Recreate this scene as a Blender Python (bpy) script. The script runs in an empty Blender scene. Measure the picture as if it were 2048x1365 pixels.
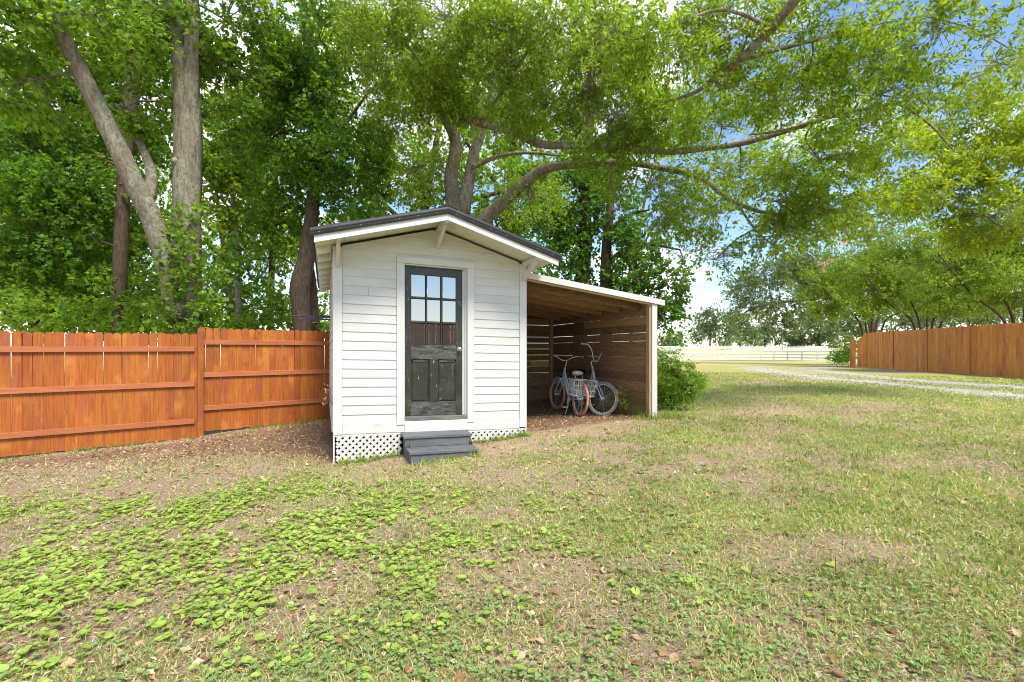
import bpy, math, random
import numpy as np
from mathutils import Vector, Matrix

R = math.radians
scene = bpy.context.scene
col = scene.collection
rng = np.random.default_rng(7)
random.seed(7)

# ------------------------------------------------------------------ camera
EYE = 1.55                       # eye height above the datum
FPX, CX, HY = 950.0, 1024.0, 698.0   # focal length, centre and horizon of the 2048 px wide photograph
cam_d = bpy.data.cameras.new('camera')
cam = bpy.data.objects.new('camera', cam_d)
col.objects.link(cam)
cam.location = (0, 0, EYE)
cam.rotation_euler = (R(90), 0, 0)
cam_d.sensor_width = 36.0
cam_d.lens = FPX / 2048 * 36.0
cam_d.shift_y = (HY - 682.5) / 2048
cam_d.clip_start = 0.05
cam_d.clip_end = 5000
scene.camera = cam

# ------------------------------------------------------------------ sky and sun
SUN_EL, SUN_AZ = 56.0, 148.0      # azimuth clockwise from +Y (north)
world = bpy.data.worlds.new('World')
scene.world = world
world.use_nodes = True
nt = world.node_tree
nt.nodes.clear()
N = nt.nodes.new; L = nt.links.new
out = N('ShaderNodeOutputWorld')
sky = N('ShaderNodeTexSky'); sky.sky_type = 'NISHITA'; sky.sun_disc = False
sky.sun_elevation = R(SUN_EL); sky.sun_rotation = R(SUN_AZ)
sky.air_density = 1.0; sky.dust_density = 0.3; sky.ozone_density = 2.0
bg = N('ShaderNodeBackground'); bg.inputs['Strength'].default_value = 0.13
hs = N('ShaderNodeHueSaturation'); hs.inputs['Saturation'].default_value = 1.05; L(sky.outputs[0], hs.inputs['Color']); L(hs.outputs[0], bg.inputs['Color'])
tc = N('ShaderNodeTexCoord'); sp = N('ShaderNodeSeparateXYZ'); L(tc.outputs['Generated'], sp.inputs[0])
ad = N('ShaderNodeMath'); ad.operation = 'ADD'; ad.inputs[1].default_value = 0.22; L(sp.outputs['Z'], ad.inputs[0])
mx = N('ShaderNodeMath'); mx.operation = 'MAXIMUM'; mx.inputs[1].default_value = 0.08; L(ad.outputs[0], mx.inputs[0])
dv = N('ShaderNodeVectorMath'); dv.operation = 'DIVIDE'; L(tc.outputs['Generated'], dv.inputs[0])
cb = N('ShaderNodeCombineXYZ'); L(mx.outputs[0], cb.inputs[0]); L(mx.outputs[0], cb.inputs[1]); cb.inputs[2].default_value = 1.0
L(cb.outputs[0], dv.inputs[1])
CLOUD_SHIFT = (11.1, 17.1, 1.5)
mpn = N('ShaderNodeMapping'); mpn.inputs['Location'].default_value = CLOUD_SHIFT; L(dv.outputs[0], mpn.inputs['Vector'])
nz = N('ShaderNodeTexNoise'); nz.inputs['Scale'].default_value = 1.35; nz.inputs['Detail'].default_value = 8
nz.inputs['Roughness'].default_value = 0.56; nz.inputs['Distortion'].default_value = 0.2
L(mpn.outputs[0], nz.inputs['Vector'])
rp = N('ShaderNodeValToRGB'); rp.color_ramp.elements[0].position = 0.48; rp.color_ramp.elements[1].position = 0.64
L(nz.outputs['Fac'], rp.inputs['Fac'])
cl = N('ShaderNodeBackground'); cl.inputs['Color'].default_value = (1.0, 0.975, 0.945, 1); cl.inputs['Strength'].default_value = 1.0
ms = N('ShaderNodeMixShader'); L(rp.outputs['Color'], ms.inputs['Fac']); L(bg.outputs[0], ms.inputs[1]); L(cl.outputs[0], ms.inputs[2])
L(ms.outputs[0], out.inputs['Surface'])

sun_d = bpy.data.lights.new('sun', 'SUN')
sun_d.energy = 3.3
sun_d.angle = R(20)
sun_d.color = (1.0, 0.93, 0.79)
sun = bpy.data.objects.new('sun', sun_d); col.objects.link(sun)
sv = Vector((math.sin(R(SUN_AZ)) * math.cos(R(SUN_EL)), math.cos(R(SUN_AZ)) * math.cos(R(SUN_EL)), math.sin(R(SUN_EL))))
sun.rotation_euler = sv.to_track_quat('Z', 'Y').to_euler()
sun.location = sv * 60

vs = scene.view_settings
vs.view_transform = 'Standard'; vs.look = 'None'; vs.gamma = 1.0; vs.exposure = 1.0
vs.use_curve_mapping = False
cy = scene.cycles
cy.max_bounces = 8; cy.diffuse_bounces = 6; cy.transmission_bounces = 5; cy.glossy_bounces = 3; cy.transparent_max_bounces = 6
cy.caustics_reflective = False; cy.caustics_refractive = False
cy.sample_clamp_indirect = 6.0
cy.filter_width = 1.0
cy.use_adaptive_sampling = True
cy.adaptive_threshold = 0.015

# ------------------------------------------------------------------ helpers
def at(px, py, d):
    """point seen at photo pixel (px, py) standing d metres in front of the camera"""
    return np.array([(px - CX) / FPX * d, d, EYE + (HY - py) / FPX * d])

def mesh_np(name, V, Q=None, T=None, smooth=False):
    V = np.asarray(V, dtype=np.float32).reshape(-1, 3)
    Q = np.zeros((0, 4), np.int32) if Q is None else np.asarray(Q, np.int32).reshape(-1, 4)
    T = np.zeros((0, 3), np.int32) if T is None else np.asarray(T, np.int32).reshape(-1, 3)
    me = bpy.data.meshes.new(name)
    me.vertices.add(len(V)); me.vertices.foreach_set('co', V.ravel())
    loops = np.concatenate([Q.ravel(), T.ravel()])
    me.loops.add(len(loops)); me.loops.foreach_set('vertex_index', loops)
    me.polygons.add(len(Q) + len(T))
    ls = np.concatenate([np.arange(len(Q)) * 4, len(Q) * 4 + np.arange(len(T)) * 3]).astype(np.int32)
    me.polygons.foreach_set('loop_start', ls)
    me.polygons.foreach_set('use_smooth', np.full(len(ls), bool(smooth)))
    me.update(calc_edges=True)
    return me

def link(name, me, mat=None, parent=None, loc=None, rot=None):
    o = bpy.data.objects.new(name, me)
    col.objects.link(o)
    if mat is not None and len(me.materials) == 0:
        me.materials.append(mat)
    if parent is not None: o.parent = parent
    if loc is not None: o.location = loc
    if rot is not None: o.rotation_euler = rot
    return o

def tag(o, label=None, cat=None, group=None, kind=None):
    if label: o['label'] = label
    if cat: o['category'] = cat
    if group: o['group'] = group
    if kind: o['kind'] = kind
    return o

def empty(name, loc=(0, 0, 0), rz=0.0, parent=None):
    o = bpy.data.objects.new(name, None); col.objects.link(o)
    o.location = loc; o.rotation_euler = (0, 0, rz); o.empty_display_size = 0.2
    if parent is not None: o.parent = parent
    return o

class MB:
    """collects shapes into one mesh"""
    def __init__(s): s.V = []; s.Q = []; s.T = []; s.n = 0
    def add(s, V, Q=None, T=None):
        V = np.asarray(V, float).reshape(-1, 3)
        if Q is not None and len(Q): s.Q.append(np.asarray(Q, int).reshape(-1, 4) + s.n)
        if T is not None and len(T): s.T.append(np.asarray(T, int).reshape(-1, 3) + s.n)
        s.V.append(V); s.n += len(V); return s
    def box(s, x0, x1, y0, y1, z0, z1):
        V = [(x, y, z) for x in (x0, x1) for y in (y0, y1) for z in (z0, z1)]
        return s.add(V, [(0, 1, 3, 2), (4, 6, 7, 5), (0, 4, 5, 1), (2, 3, 7, 6), (0, 2, 6, 4), (1, 5, 7, 3)])
    def prism(s, poly, a, b, axis=1):
        """extrude polygon (in the other two axes) from a to b along axis"""
        k = len(poly); V = []
        for t in (a, b):
            for p in poly:
                q = list(p); q.insert(axis, t); V.append(q)
        Q = [(i, (i + 1) % k, (i + 1) % k + k, i + k) for i in range(k)]
        T = []
        for i in range(1, k - 1): T += [(0, i + 1, i), (k, k + i, k + i + 1)]
        return s.add(V, Q, T)
    def bar(s, p, q, w, h, up=(0, 0, 1)):
        p = np.array(p, float); q = np.array(q, float); d = q - p; d /= np.linalg.norm(d)
        u = np.array(up, float); sd = np.cross(d, u)
        if np.linalg.norm(sd) < 1e-6: sd = np.cross(d, (1, 0, 0))
        sd /= np.linalg.norm(sd); u = np.cross(sd, d)
        V = [c + sd * a * w / 2 + u * b * h / 2 for c in (p, q) for a, b in ((-1, -1), (1, -1), (1, 1), (-1, 1))]
        return s.add(V, [(0, 1, 2, 3), (7, 6, 5, 4), (0, 4, 5, 1), (1, 5, 6, 2), (2, 6, 7, 3), (3, 7, 4, 0)])
    def tube(s, pts, rads, k=8, sub=1, caps=True, rough=0.0, rg=None):
        P = np.asarray(pts, float); r = np.full(len(P), float(rads)) if np.isscalar(rads) else np.asarray(rads, float)
        if sub > 1 and len(P) > 2:
            E = np.vstack([2 * P[0] - P[1], P, 2 * P[-1] - P[-2]])
            o, ro = [], []
            for i in range(len(P) - 1):
                p0, p1, p2, p3 = E[i], E[i + 1], E[i + 2], E[i + 3]
                for t in np.arange(sub) / sub:
                    o.append(0.5 * ((2 * p1) + (p2 - p0) * t + (2 * p0 - 5 * p1 + 4 * p2 - p3) * t * t + (3 * p1 - p0 - 3 * p2 + p3) * t ** 3))
                    ro.append(r[i] * (1 - t) + r[i + 1] * t)
            o.append(P[-1]); ro.append(r[-1]); P = np.array(o); r = np.array(ro)
        n = len(P)
        d = np.gradient(P, axis=0); d /= np.maximum(np.linalg.norm(d, axis=1, keepdims=True), 1e-9)
        ref = np.array([0.31, 0.52, 0.79]) if abs(d[0] @ np.array([0.31, 0.52, 0.79])) < 0.9 else np.array([1.0, 0, 0])
        a = np.cross(d, ref); a /= np.maximum(np.linalg.norm(a, axis=1, keepdims=True), 1e-9)
        b = np.cross(d, a)
        th = np.arange(k) / k * 2 * math.pi
        rr = r[:, None] * np.ones((n, k))
        if rough and rg is not None:
            rr = rr * (1 + rough * (rg.normal(size=(1, k)) * 0.8 + rg.normal(size=(n, k)) * 0.45))
        V = P[:, None, :] + rr[:, :, None] * (np.cos(th)[None, :, None] * a[:, None, :] + np.sin(th)[None, :, None] * b[:, None, :])
        i = np.arange(n - 1)[:, None]; j = np.arange(k)[None, :]
        Q = np.stack([i * k + j, i * k + (j + 1) % k, (i + 1) * k + (j + 1) % k, (i + 1) * k + j], -1).reshape(-1, 4)
        V = V.reshape(-1, 3); T = []
        if caps:
            V = np.vstack([V, P[0], P[-1]])
            for q in range(k):
                T += [(n * k, (q + 1) % k, q), (n * k + 1, (n - 1) * k + q, (n - 1) * k + (q + 1) % k)]
        return s.add(V, Q, T)
    def torus(s, c, rad, r, k=36, m=8, axis='y'):
        t = np.arange(k) / k * 2 * math.pi; q = np.arange(m) / m * 2 * math.pi
        x = (rad + r * np.cos(q)[None, :]) * np.cos(t)[:, None]; z = (rad + r * np.cos(q)[None, :]) * np.sin(t)[:, None]
        y = np.broadcast_to(r * np.sin(q)[None, :], x.shape)
        V = np.stack([x, y, z], -1).reshape(-1, 3) + np.array(c)
        i = np.arange(k)[:, None]; j = np.arange(m)[None, :]
        Q = np.stack([i * m + j, ((i + 1) % k) * m + j, ((i + 1) % k) * m + (j + 1) % m, i * m + (j + 1) % m], -1).reshape(-1, 4)
        return s.add(V, Q)
    def ball(s, c, r, nu=12, nv=8):
        r = np.array(r) * np.ones(3)
        V = []
        for i in range(nv + 1):
            f = math.pi * i / nv
            for j in range(nu):
                t = 2 * math.pi * j / nu
                V.append(np.array(c) + r * np.array([math.sin(f) * math.cos(t), math.sin(f) * math.sin(t), math.cos(f)]))
        Q = [(i * nu + j, (i + 1) * nu + j, (i + 1) * nu + (j + 1) % nu, i * nu + (j + 1) % nu) for i in range(nv) for j in range(nu)]
        return s.add(V, Q)
    def arrays(s):
        V = np.vstack(s.V)
        Q = np.vstack(s.Q) if s.Q else None
        T = np.vstack(s.T) if s.T else None
        return V, Q, T
    def build(s, name, mat, parent=None, smooth=False, shear=0.0, loc=None, rot=None, bevel=0.0):
        V, Q, T = s.arrays()
        if shear: V = V.copy(); V[:, 2] += shear * V[:, 0]
        o = link(name, mesh_np(name, V, Q, T, smooth), mat, parent, loc, rot)
        if bevel:
            m = o.modifiers.new('bevel', 'BEVEL'); m.width = bevel; m.segments = 1; m.limit_method = 'ANGLE'
        return o

# value noise in numpy
def _h(ix, iy, seed):
    n = (ix.astype(np.int64) * 374761393 + iy.astype(np.int64) * 668265263 + seed * 1442695041) & 0xffffffff
    n = ((n ^ (n >> 13)) * 1274126177) & 0xffffffff
    return ((n ^ (n >> 16)) & 0xffff) / 65535.0
def vnoise(x, y, seed=0):
    x = np.asarray(x, float); y = np.asarray(y, float)
    ix = np.floor(x); iy = np.floor(y); fx = x - ix; fy = y - iy
    fx = fx * fx * (3 - 2 * fx); fy = fy * fy * (3 - 2 * fy)
    a = _h(ix, iy, seed); b = _h(ix + 1, iy, seed); c = _h(ix, iy + 1, seed); d = _h(ix + 1, iy + 1, seed)
    return (a * (1 - fx) + b * fx) * (1 - fy) + (c * (1 - fx) + d * fx) * fy
def fbm(x, y, sc, oct=4, seed=0):
    v = 0; a = 0.5; t = 0
    for i in range(oct):
        v = v + a * vnoise(np.asarray(x) * sc + 17.3 * i, np.asarray(y) * sc - 9.1 * i, seed + i); t += a; a *= 0.5; sc *= 2.03
    return v / t
def sstep(a, b, x):
    t = np.clip((x - a) / (b - a), 0, 1); return t * t * (3 - 2 * t)

# ------------------------------------------------------------------ materials
def newmat(name):
    m = bpy.data.materials.new(name); m.use_nodes = True
    t = m.node_tree; t.nodes.clear()
    o = t.nodes.new('ShaderNodeOutputMaterial')
    return m, t, o
def ramp(t, stops, fac):
    r = t.nodes.new('ShaderNodeValToRGB'); e = r.color_ramp.elements
    while len(e) < len(stops): e.new(0.5)
    for q, (p, c) in zip(e, stops): q.position = p; q.color = (*c, 1)
    t.links.new(fac, r.inputs['Fac']); return r.outputs['Color']
def noise(t, vec, scale, detail=5, rough=0.55, dist=0.0):
    n = t.nodes.new('ShaderNodeTexNoise'); n.inputs['Scale'].default_value = scale; n.inputs['Detail'].default_value = detail
    n.inputs['Roughness'].default_value = rough; n.inputs['Distortion'].default_value = dist
    if vec is not None: t.links.new(vec, n.inputs['Vector'])
    return n.outputs['Fac']
def mixc(t, fac, a, b, mode='MIX'):
    m = t.nodes.new('ShaderNodeMix'); m.data_type = 'RGBA'; m.blend_type = mode
    for v, i in ((fac, 0), (a, 6), (b, 7)):
        if hasattr(v, 'is_linked'): t.links.new(v, m.inputs[i])
        elif i == 0: m.inputs[0].default_value = v
        else: m.inputs[i].default_value = (*v, 1)
    return m.outputs[2]
def vecmap(t, scale=(1, 1, 1), src='Object', rnd=False):
    c = t.nodes.new('ShaderNodeTexCoord'); m = t.nodes.new('ShaderNodeMapping'); m.inputs['Scale'].default_value = scale
    v = c.outputs[src]
    if rnd:
        oi = t.nodes.new('ShaderNodeObjectInfo'); k = t.nodes.new('ShaderNodeMath'); k.operation = 'MULTIPLY'; k.inputs[1].default_value = 37.0
        t.links.new(oi.outputs['Random'], k.inputs[0]); a = t.nodes.new('ShaderNodeVectorMath'); a.operation = 'ADD'
        t.links.new(v, a.inputs[0]); t.links.new(k.outputs[0], a.inputs[1]); v = a.outputs[0]
    t.links.new(v, m.inputs['Vector']); return m.outputs['Vector']
def bumpn(t, h, strength, dist=0.01):
    b = t.nodes.new('ShaderNodeBump'); b.inputs['Strength'].default_value = strength; b.inputs['Distance'].default_value = dist
    t.links.new(h, b.inputs['Height']); return b.outputs['Normal']
def pm(name, stops, scale=8, stretch=(1, 1, 1), rough=0.7, bump=0.3, bdist=0.01, spec=0.3, metal=0.0, rnd=0.0, marks=None, detail=6, coords='Object'):
    """noise-ramped paint or wood; rnd = per-object brightness spread; marks = [(colour, scale, lo, hi, stretch)] stains and chips"""
    m, t, o = newmat(name)
    b = t.nodes.new('ShaderNodeBsdfPrincipled'); t.links.new(b.outputs[0], o.inputs['Surface'])
    v = vecmap(t, stretch, coords, rnd=True)
    f = noise(t, v, scale, detail)
    c = ramp(t, stops, f)
    for mk in (marks or []):
        mc, msc, lo, hi, mst = mk
        mf = noise(t, vecmap(t, mst, coords, rnd=True), msc, 6, 0.6)
        g = ramp(t, [(lo, (0, 0, 0)), (hi, (1, 1, 1))], mf)
        c = mixc(t, g, c, mc)
    if rnd:
        oi = t.nodes.new('ShaderNodeObjectInfo')
        mr = t.nodes.new('ShaderNodeMapRange'); mr.inputs['To Min'].default_value = 1 - rnd; mr.inputs['To Max'].default_value = 1 + rnd
        t.links.new(oi.outputs['Random'], mr.inputs['Value'])
        h = t.nodes.new('ShaderNodeHueSaturation'); t.links.new(c, h.inputs['Color']); t.links.new(mr.outputs[0], h.inputs['Value'])
        if rnd > 0.1:
            m3 = t.nodes.new('ShaderNodeMath'); m3.operation = 'FRACT'; m4 = t.nodes.new('ShaderNodeMath'); m4.operation = 'MULTIPLY'; m4.inputs[1].default_value = 91.7; t.links.new(oi.outputs['Random'], m4.inputs[0]); t.links.new(m4.outputs[0], m3.inputs[0])
            m5 = t.nodes.new('ShaderNodeMapRange'); m5.inputs['To Min'].default_value = 0.5 - rnd * 0.025; m5.inputs['To Max'].default_value = 0.5 + rnd * 0.025; t.links.new(m3.outputs[0], m5.inputs['Value']); t.links.new(m5.outputs[0], h.inputs['Hue'])
        c = h.outputs['Color']
    t.links.new(c, b.inputs['Base Color'])
    b.inputs['Roughness'].default_value = rough; b.inputs['Metallic'].default_value = metal; b.inputs['Specular IOR Level'].default_value = spec
    if bump: t.links.new(bumpn(t, f, bump, bdist), b.inputs['Normal'])
    return m
def leafmat(name, cols, transl=0.4, nscale=0.5, var=0.35, rough=0.45):
    m, t, o = newmat(name)
    g = t.nodes.new('ShaderNodeNewGeometry')
    k = len(cols); c = ramp(t, [(i / max(k - 1, 1), q) for i, q in enumerate(cols)], g.outputs['Random Per Island'])
    f = noise(t, vecmap(t), nscale, 3)
    mr = t.nodes.new('ShaderNodeMapRange'); mr.inputs['From Min'].default_value = 0.3; mr.inputs['From Max'].default_value = 0.7
    mr.inputs['To Min'].default_value = 1 - var; mr.inputs['To Max'].default_value = 1 + var; t.links.new(f, mr.inputs['Value'])
    h = t.nodes.new('ShaderNodeHueSaturation'); t.links.new(c, h.inputs['Color']); t.links.new(mr.outputs[0], h.inputs['Value'])
    b = t.nodes.new('ShaderNodeBsdfPrincipled'); t.links.new(h.outputs[0], b.inputs['Base Color']); b.inputs['Roughness'].default_value = rough
    b.inputs['Specular IOR Level'].default_value = 0.35
    tr = t.nodes.new('ShaderNodeBsdfTranslucent')
    tc2 = mixc(t, 1.0, h.outputs[0], (1.5, 1.35, 0.55), 'MULTIPLY'); t.links.new(tc2, tr.inputs['Color'])
    x = t.nodes.new('ShaderNodeMixShader'); x.inputs['Fac'].default_value = transl
    t.links.new(b.outputs[0], x.inputs[1]); t.links.new(tr.outputs[0], x.inputs[2]); t.links.new(x.outputs[0], o.inputs['Surface'])
    return m

M = {}
M['white'] = pm('white_paint', [(0.25, (0.522, 0.522, 0.504)), (0.7, (0.5805, 0.5805, 0.5715))], 3, (1, 1, 3), 0.55, 0.12, 0.004, rnd=0.03,
                marks=[((0.51, 0.50, 0.42), 4.0, 0.54, 0.82, (0.5, 1, 1.2)), ((0.46, 0.43, 0.37), 30, 0.62, 0.80, (0.25, 1, 2.0)), ((0.42, 0.38, 0.3), 22, 0.70, 0.78, (1, 1, 1.5))])
M['trim'] = pm('white_trim_paint', [(0.3, (0.549, 0.549, 0.5355)), (0.7, (0.603, 0.603, 0.594))], 4, (1, 1, 0.6), 0.5, 0.1, 0.004,
               marks=[((0.5, 0.46, 0.38), 14, 0.69, 0.80, (1, 1, 0.6))])
M['skirt'] = pm('splashed_skirt_paint', [(0.3, (0.55, 0.55, 0.53)), (0.7, (0.60, 0.60, 0.59))], 4, (1, 1, 0.6), 0.55, 0.1, 0.004,
               marks=[((0.46, 0.40, 0.31), 7, 0.54, 0.78, (0.5, 1, 1.5)), ((0.30, 0.19, 0.12), 30, 0.66, 0.76, (1, 1, 1))])
M['soffit'] = pm('soffit_paint', [(0.3, (0.594, 0.594, 0.522)), (0.7, (0.684, 0.684, 0.621))], 4, (1, 1, 1), 0.6, 0.1, 0.004,
                 marks=[((0.35, 0.31, 0.22), 9, 0.64, 0.78, (1, 1, 1))])
M['door'] = pm('black_door_paint', [(0.3, (0.020, 0.022, 0.018)), (0.7, (0.038, 0.040, 0.032))], 9, (1, 1, 0.4), 0.38, 0.3, 0.004, spec=0.45,
               marks=[((0.33, 0.34, 0.33), 26, 0.645, 0.70, (1.6, 1, 0.5)), ((0.06, 0.075, 0.035), 6, 0.52, 0.75, (1, 1, 0.5))])
M['door_chip'] = pm('chipped_door_paint', [(0.3, (0.022, 0.024, 0.02)), (0.7, (0.045, 0.046, 0.038))], 9, (1, 1, 0.6), 0.5, 0.4, 0.004,
                    marks=[((0.11, 0.115, 0.105), 7, 0.42, 0.66, (0.6, 1, 2.5)), ((0.30, 0.31, 0.30), 40, 0.60, 0.70, (0.5, 1, 1.6))])
M['steps'] = pm('charcoal_step_paint', [(0.3, (0.0875, 0.09275, 0.105)), (0.7, (0.1435, 0.1488, 0.161))], 6, (0.6, 2, 2), 0.6, 0.3, 0.004,
                marks=[((0.20, 0.185, 0.16), 9, 0.52, 0.80, (0.4, 1.5, 1.5)), ((0.36, 0.34, 0.29), 40, 0.66, 0.74, (1, 1, 1))])
M['sill'] = pm('worn_sill', [(0.3, (0.10, 0.10, 0.10)), (0.7, (0.2, 0.19, 0.17))], 12, (0.5, 2, 2), 0.7, 0.3)
M['roof'] = pm('black_metal_roof', [(0.3, (0.018, 0.019, 0.020)), (0.7, (0.034, 0.035, 0.036))], 5, (1, 1, 1), 0.55, 0.08, 0.004, spec=0.3,
               marks=[((0.12, 0.12, 0.10), 10, 0.66, 0.82, (1, 1, 1))])
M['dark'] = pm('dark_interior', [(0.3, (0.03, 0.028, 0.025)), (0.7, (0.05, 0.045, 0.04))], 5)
M['tin'] = pm('galvanised_sheet', [(0.3, (0.22, 0.22, 0.22)), (0.7, (0.34, 0.34, 0.33))], 4, rough=0.5, metal=0.5)
M['plank'] = pm('weathered_brown_plank', [(0.25, (0.143, 0.08874, 0.0493)), (0.55, (0.2712, 0.1627, 0.08874)), (0.8, (0.419, 0.2712, 0.1528))], 7, (9, 0.8, 9), 0.85, 0.5, 0.006, rnd=0.3)
M['plankx'] = pm('weathered_brown_plank_across', [(0.25, (0.143, 0.08874, 0.0493)), (0.55, (0.2712, 0.1627, 0.08874)), (0.8, (0.419, 0.2712, 0.1528))], 7, (0.8, 9, 9), 0.85, 0.5, 0.006, rnd=0.3)
M['plankn'] = pm('new_tan_plank', [(0.25, (0.48, 0.29, 0.10)), (0.6, (0.60, 0.39, 0.16)), (0.85, (0.66, 0.46, 0.22))], 7, (0.8, 9, 9), 0.8, 0.4, 0.005)
M['plankl'] = pm('pale_plank', [(0.25, (0.27, 0.17, 0.08)), (0.6, (0.38, 0.25, 0.125)), (0.85, (0.46, 0.33, 0.18))], 7, (9, 0.8, 9), 0.8, 0.4, 0.005)
M['moss'] = pm('mossy_plank', [(0.25, (0.1053, 0.07898, 0.0351)), (0.6, (0.193, 0.1492, 0.05265)), (0.85, (0.2808, 0.2106, 0.08775))], 7, (9, 0.8, 9), 0.9, 0.5, 0.006, rnd=0.2,
               marks=[((0.15, 0.175, 0.035), 1.6, 0.50, 0.68, (1, 0.8, 1.6))])
M['post'] = pm('treated_post', [(0.25, (0.2633, 0.1755, 0.09652)), (0.6, (0.4037, 0.2808, 0.1492)), (0.85, (0.5265, 0.3861, 0.2281))], 6, (8, 8, 0.7), 0.85, 0.4, 0.006)
def stain(name, a, b, c, st, rnd):
    return pm(name, [(0.28, a), (0.5, b), (0.75, c)], 5, st, 0.62, 0.25, 0.004, rnd=rnd, spec=0.25,
              marks=[((0.26, 0.070, 0.048), 1.5, 0.50, 0.78, (1, 1, 0.7)), ((0.13, 0.035, 0.012), 9, 0.66, 0.73, (1.4, 1.4, 0.8)), ((0.52, 0.20, 0.045), 2.2, 0.55, 0.75, (1, 1, 0.7))])
M['cedar'] = stain('orange_stained_picket', (0.245, 0.062, 0.013), (0.345, 0.102, 0.019), (0.43, 0.150, 0.030), (10, 10, 0.5), 0.14)
M['cedar_rail'] = pm('orange_stained_rail', [(0.28, (0.323, 0.09775, 0.03825)), (0.5, (0.391, 0.1318, 0.0544)), (0.75, (0.442, 0.1573, 0.068))], 5, (0.5, 7, 7), 0.62, 0.25, 0.004, rnd=0.06,
                     marks=[((0.16, 0.05, 0.02), 7, 0.68, 0.76, (0.6, 1.5, 1.5))])
M['cedar2'] = stain('brown_stained_picket', (0.42, 0.14, 0.024), (0.55, 0.205, 0.034), (0.63, 0.27, 0.055), (8, 8, 0.4), 0.15)
M['cedar_old'] = stain('old_brown_picket', (0.09, 0.042, 0.022), (0.14, 0.068, 0.036), (0.19, 0.10, 0.055), (8, 8, 0.4), 0.3)
M['lattice'] = pm('white_lattice_vinyl', [(0.3, (0.558, 0.549, 0.522)), (0.7, (0.63, 0.621, 0.5985))], 6, rough=0.5, bump=0.05, marks=[((0.5, 0.42, 0.32), 5, 0.6, 0.8, (1, 1, 1))])
M['farwhite'] = pm('white_rail_paint', [(0.3, (0.78, 0.78, 0.76)), (0.7, (0.85, 0.85, 0.83))], 3, bump=0.0)
M['blackmetal'] = pm('black_metal_bar', [(0.3, (0.03, 0.03, 0.032)), (0.7, (0.06, 0.06, 0.06))], 8, rough=0.45)
# glass pane: dark interior behind, sky mirrored
m, t, o = newmat('door_glass'); b = t.nodes.new('ShaderNodeBsdfPrincipled'); t.links.new(b.outputs[0], o.inputs['Surface'])
b.inputs['Base Color'].default_value = (0.05, 0.045, 0.045, 1); b.inputs['Roughness'].default_value = 0.03; b.inputs['IOR'].default_value = 1.5
b.inputs['Coat Weight'].default_value = 1.0; b.inputs['Coat IOR'].default_value = 3.6; b.inputs['Coat Roughness'].default_value = 0.02
t.links.new(bumpn(t, noise(t, vecmap(t), 5, 2), 0.05, 0.004), b.inputs['Coat Normal'])
M['glass'] = m
M['brass'] = pm('nickel_knob', [(0.3, (0.55, 0.5, 0.42)), (0.7, (0.72, 0.68, 0.6))], 9, rough=0.25, metal=0.9, bump=0)
# bark
def bark(name, stops, lichen=None, lo=0.5, hi=0.6, sc=2.2):
    m, t, o = newmat(name); b = t.nodes.new('ShaderNodeBsdfPrincipled'); t.links.new(b.outputs[0], o.inputs['Surface'])
    v = vecmap(t, (7, 7, 1.6)); f = noise(t, v, 3.0, 8, 0.65, 0.4)
    c = ramp(t, stops, f)
    if lichen:
        lf = noise(t, vecmap(t, (1.6, 1.6, 0.7)), sc, 9, 0.72, 0.3); l2 = noise(t, vecmap(t), 16, 6, 0.7)
        k1 = ramp(t, [(lo - 0.05, (0, 0, 0)), (hi + 0.05, (1, 1, 1))], lf); k2 = ramp(t, [(0.42, (0, 0, 0)), (0.56, (1, 1, 1))], l2)
        c = mixc(t, mixc(t, 1.0, k1, k2, 'MULTIPLY'), c, lichen)
    t.links.new(c, b.inputs['Base Color']); b.inputs['Roughness'].default_value = 0.9; b.inputs['Specular IOR Level'].default_value = 0.15
    t.links.new(bumpn(t, f, 0.9, 0.05), b.inputs['Normal']); return m
M['bark_lichen'] = bark('lichen_bark', [(0.25, (0.075, 0.057, 0.042)), (0.5, (0.17, 0.138, 0.108)), (0.75, (0.27, 0.23, 0.185))], (0.33, 0.36, 0.26), 0.44, 0.58, 1.8)
M['bark_grey'] = bark('grey_bark', [(0.25, (0.10, 0.085, 0.065)), (0.5, (0.19, 0.165, 0.135)), (0.75, (0.27, 0.245, 0.21))], (0.40, 0.43, 0.33), 0.52, 0.62)
M['bark_dark'] = bark('dark_bark', [(0.25, (0.032, 0.024, 0.018)), (0.5, (0.085, 0.062, 0.045)), (0.75, (0.15, 0.115, 0.088))])
M['bark_red'] = bark('reddish_bark', [(0.25, (0.035, 0.020, 0.014)), (0.5, (0.10, 0.055, 0.036)), (0.75, (0.17, 0.11, 0.08))], (0.27, 0.28, 0.2), 0.56, 0.66)
M['bark_limb'] = bark('limb_bark', [(0.25, (0.085, 0.062, 0.045)), (0.5, (0.18, 0.145, 0.115)), (0.75, (0.29, 0.25, 0.205))], (0.40, 0.42, 0.33), 0.46, 0.60)
# leaves
M['leaf_maple'] = leafmat('maple_leaf', [(0.09, 0.186, 0.0216), (0.138, 0.264, 0.0288), (0.198, 0.336, 0.036), (0.276, 0.42, 0.048)], 0.58)
M['leaf_deep'] = leafmat('deep_green_leaf', [(0.066, 0.162, 0.0216), (0.108, 0.234, 0.0288), (0.168, 0.306, 0.0384)], 0.58)
M['leaf_oak'] = leafmat('oak_leaf', [(0.113, 0.21, 0.02565), (0.1808, 0.3, 0.03135), (0.2599, 0.396, 0.04275), (0.3841, 0.504, 0.06413)], 0.58)
M['leaf_yellow'] = leafmat('yellow_green_leaf', [(0.1777, 0.294, 0.0252), (0.2862, 0.399, 0.03276), (0.4244, 0.5145, 0.0441)], 0.58)
M['leaf_ivy'] = leafmat('ivy_leaf', [(0.054, 0.144, 0.0216), (0.096, 0.222, 0.0288), (0.156, 0.312, 0.036)], 0.42)
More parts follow.
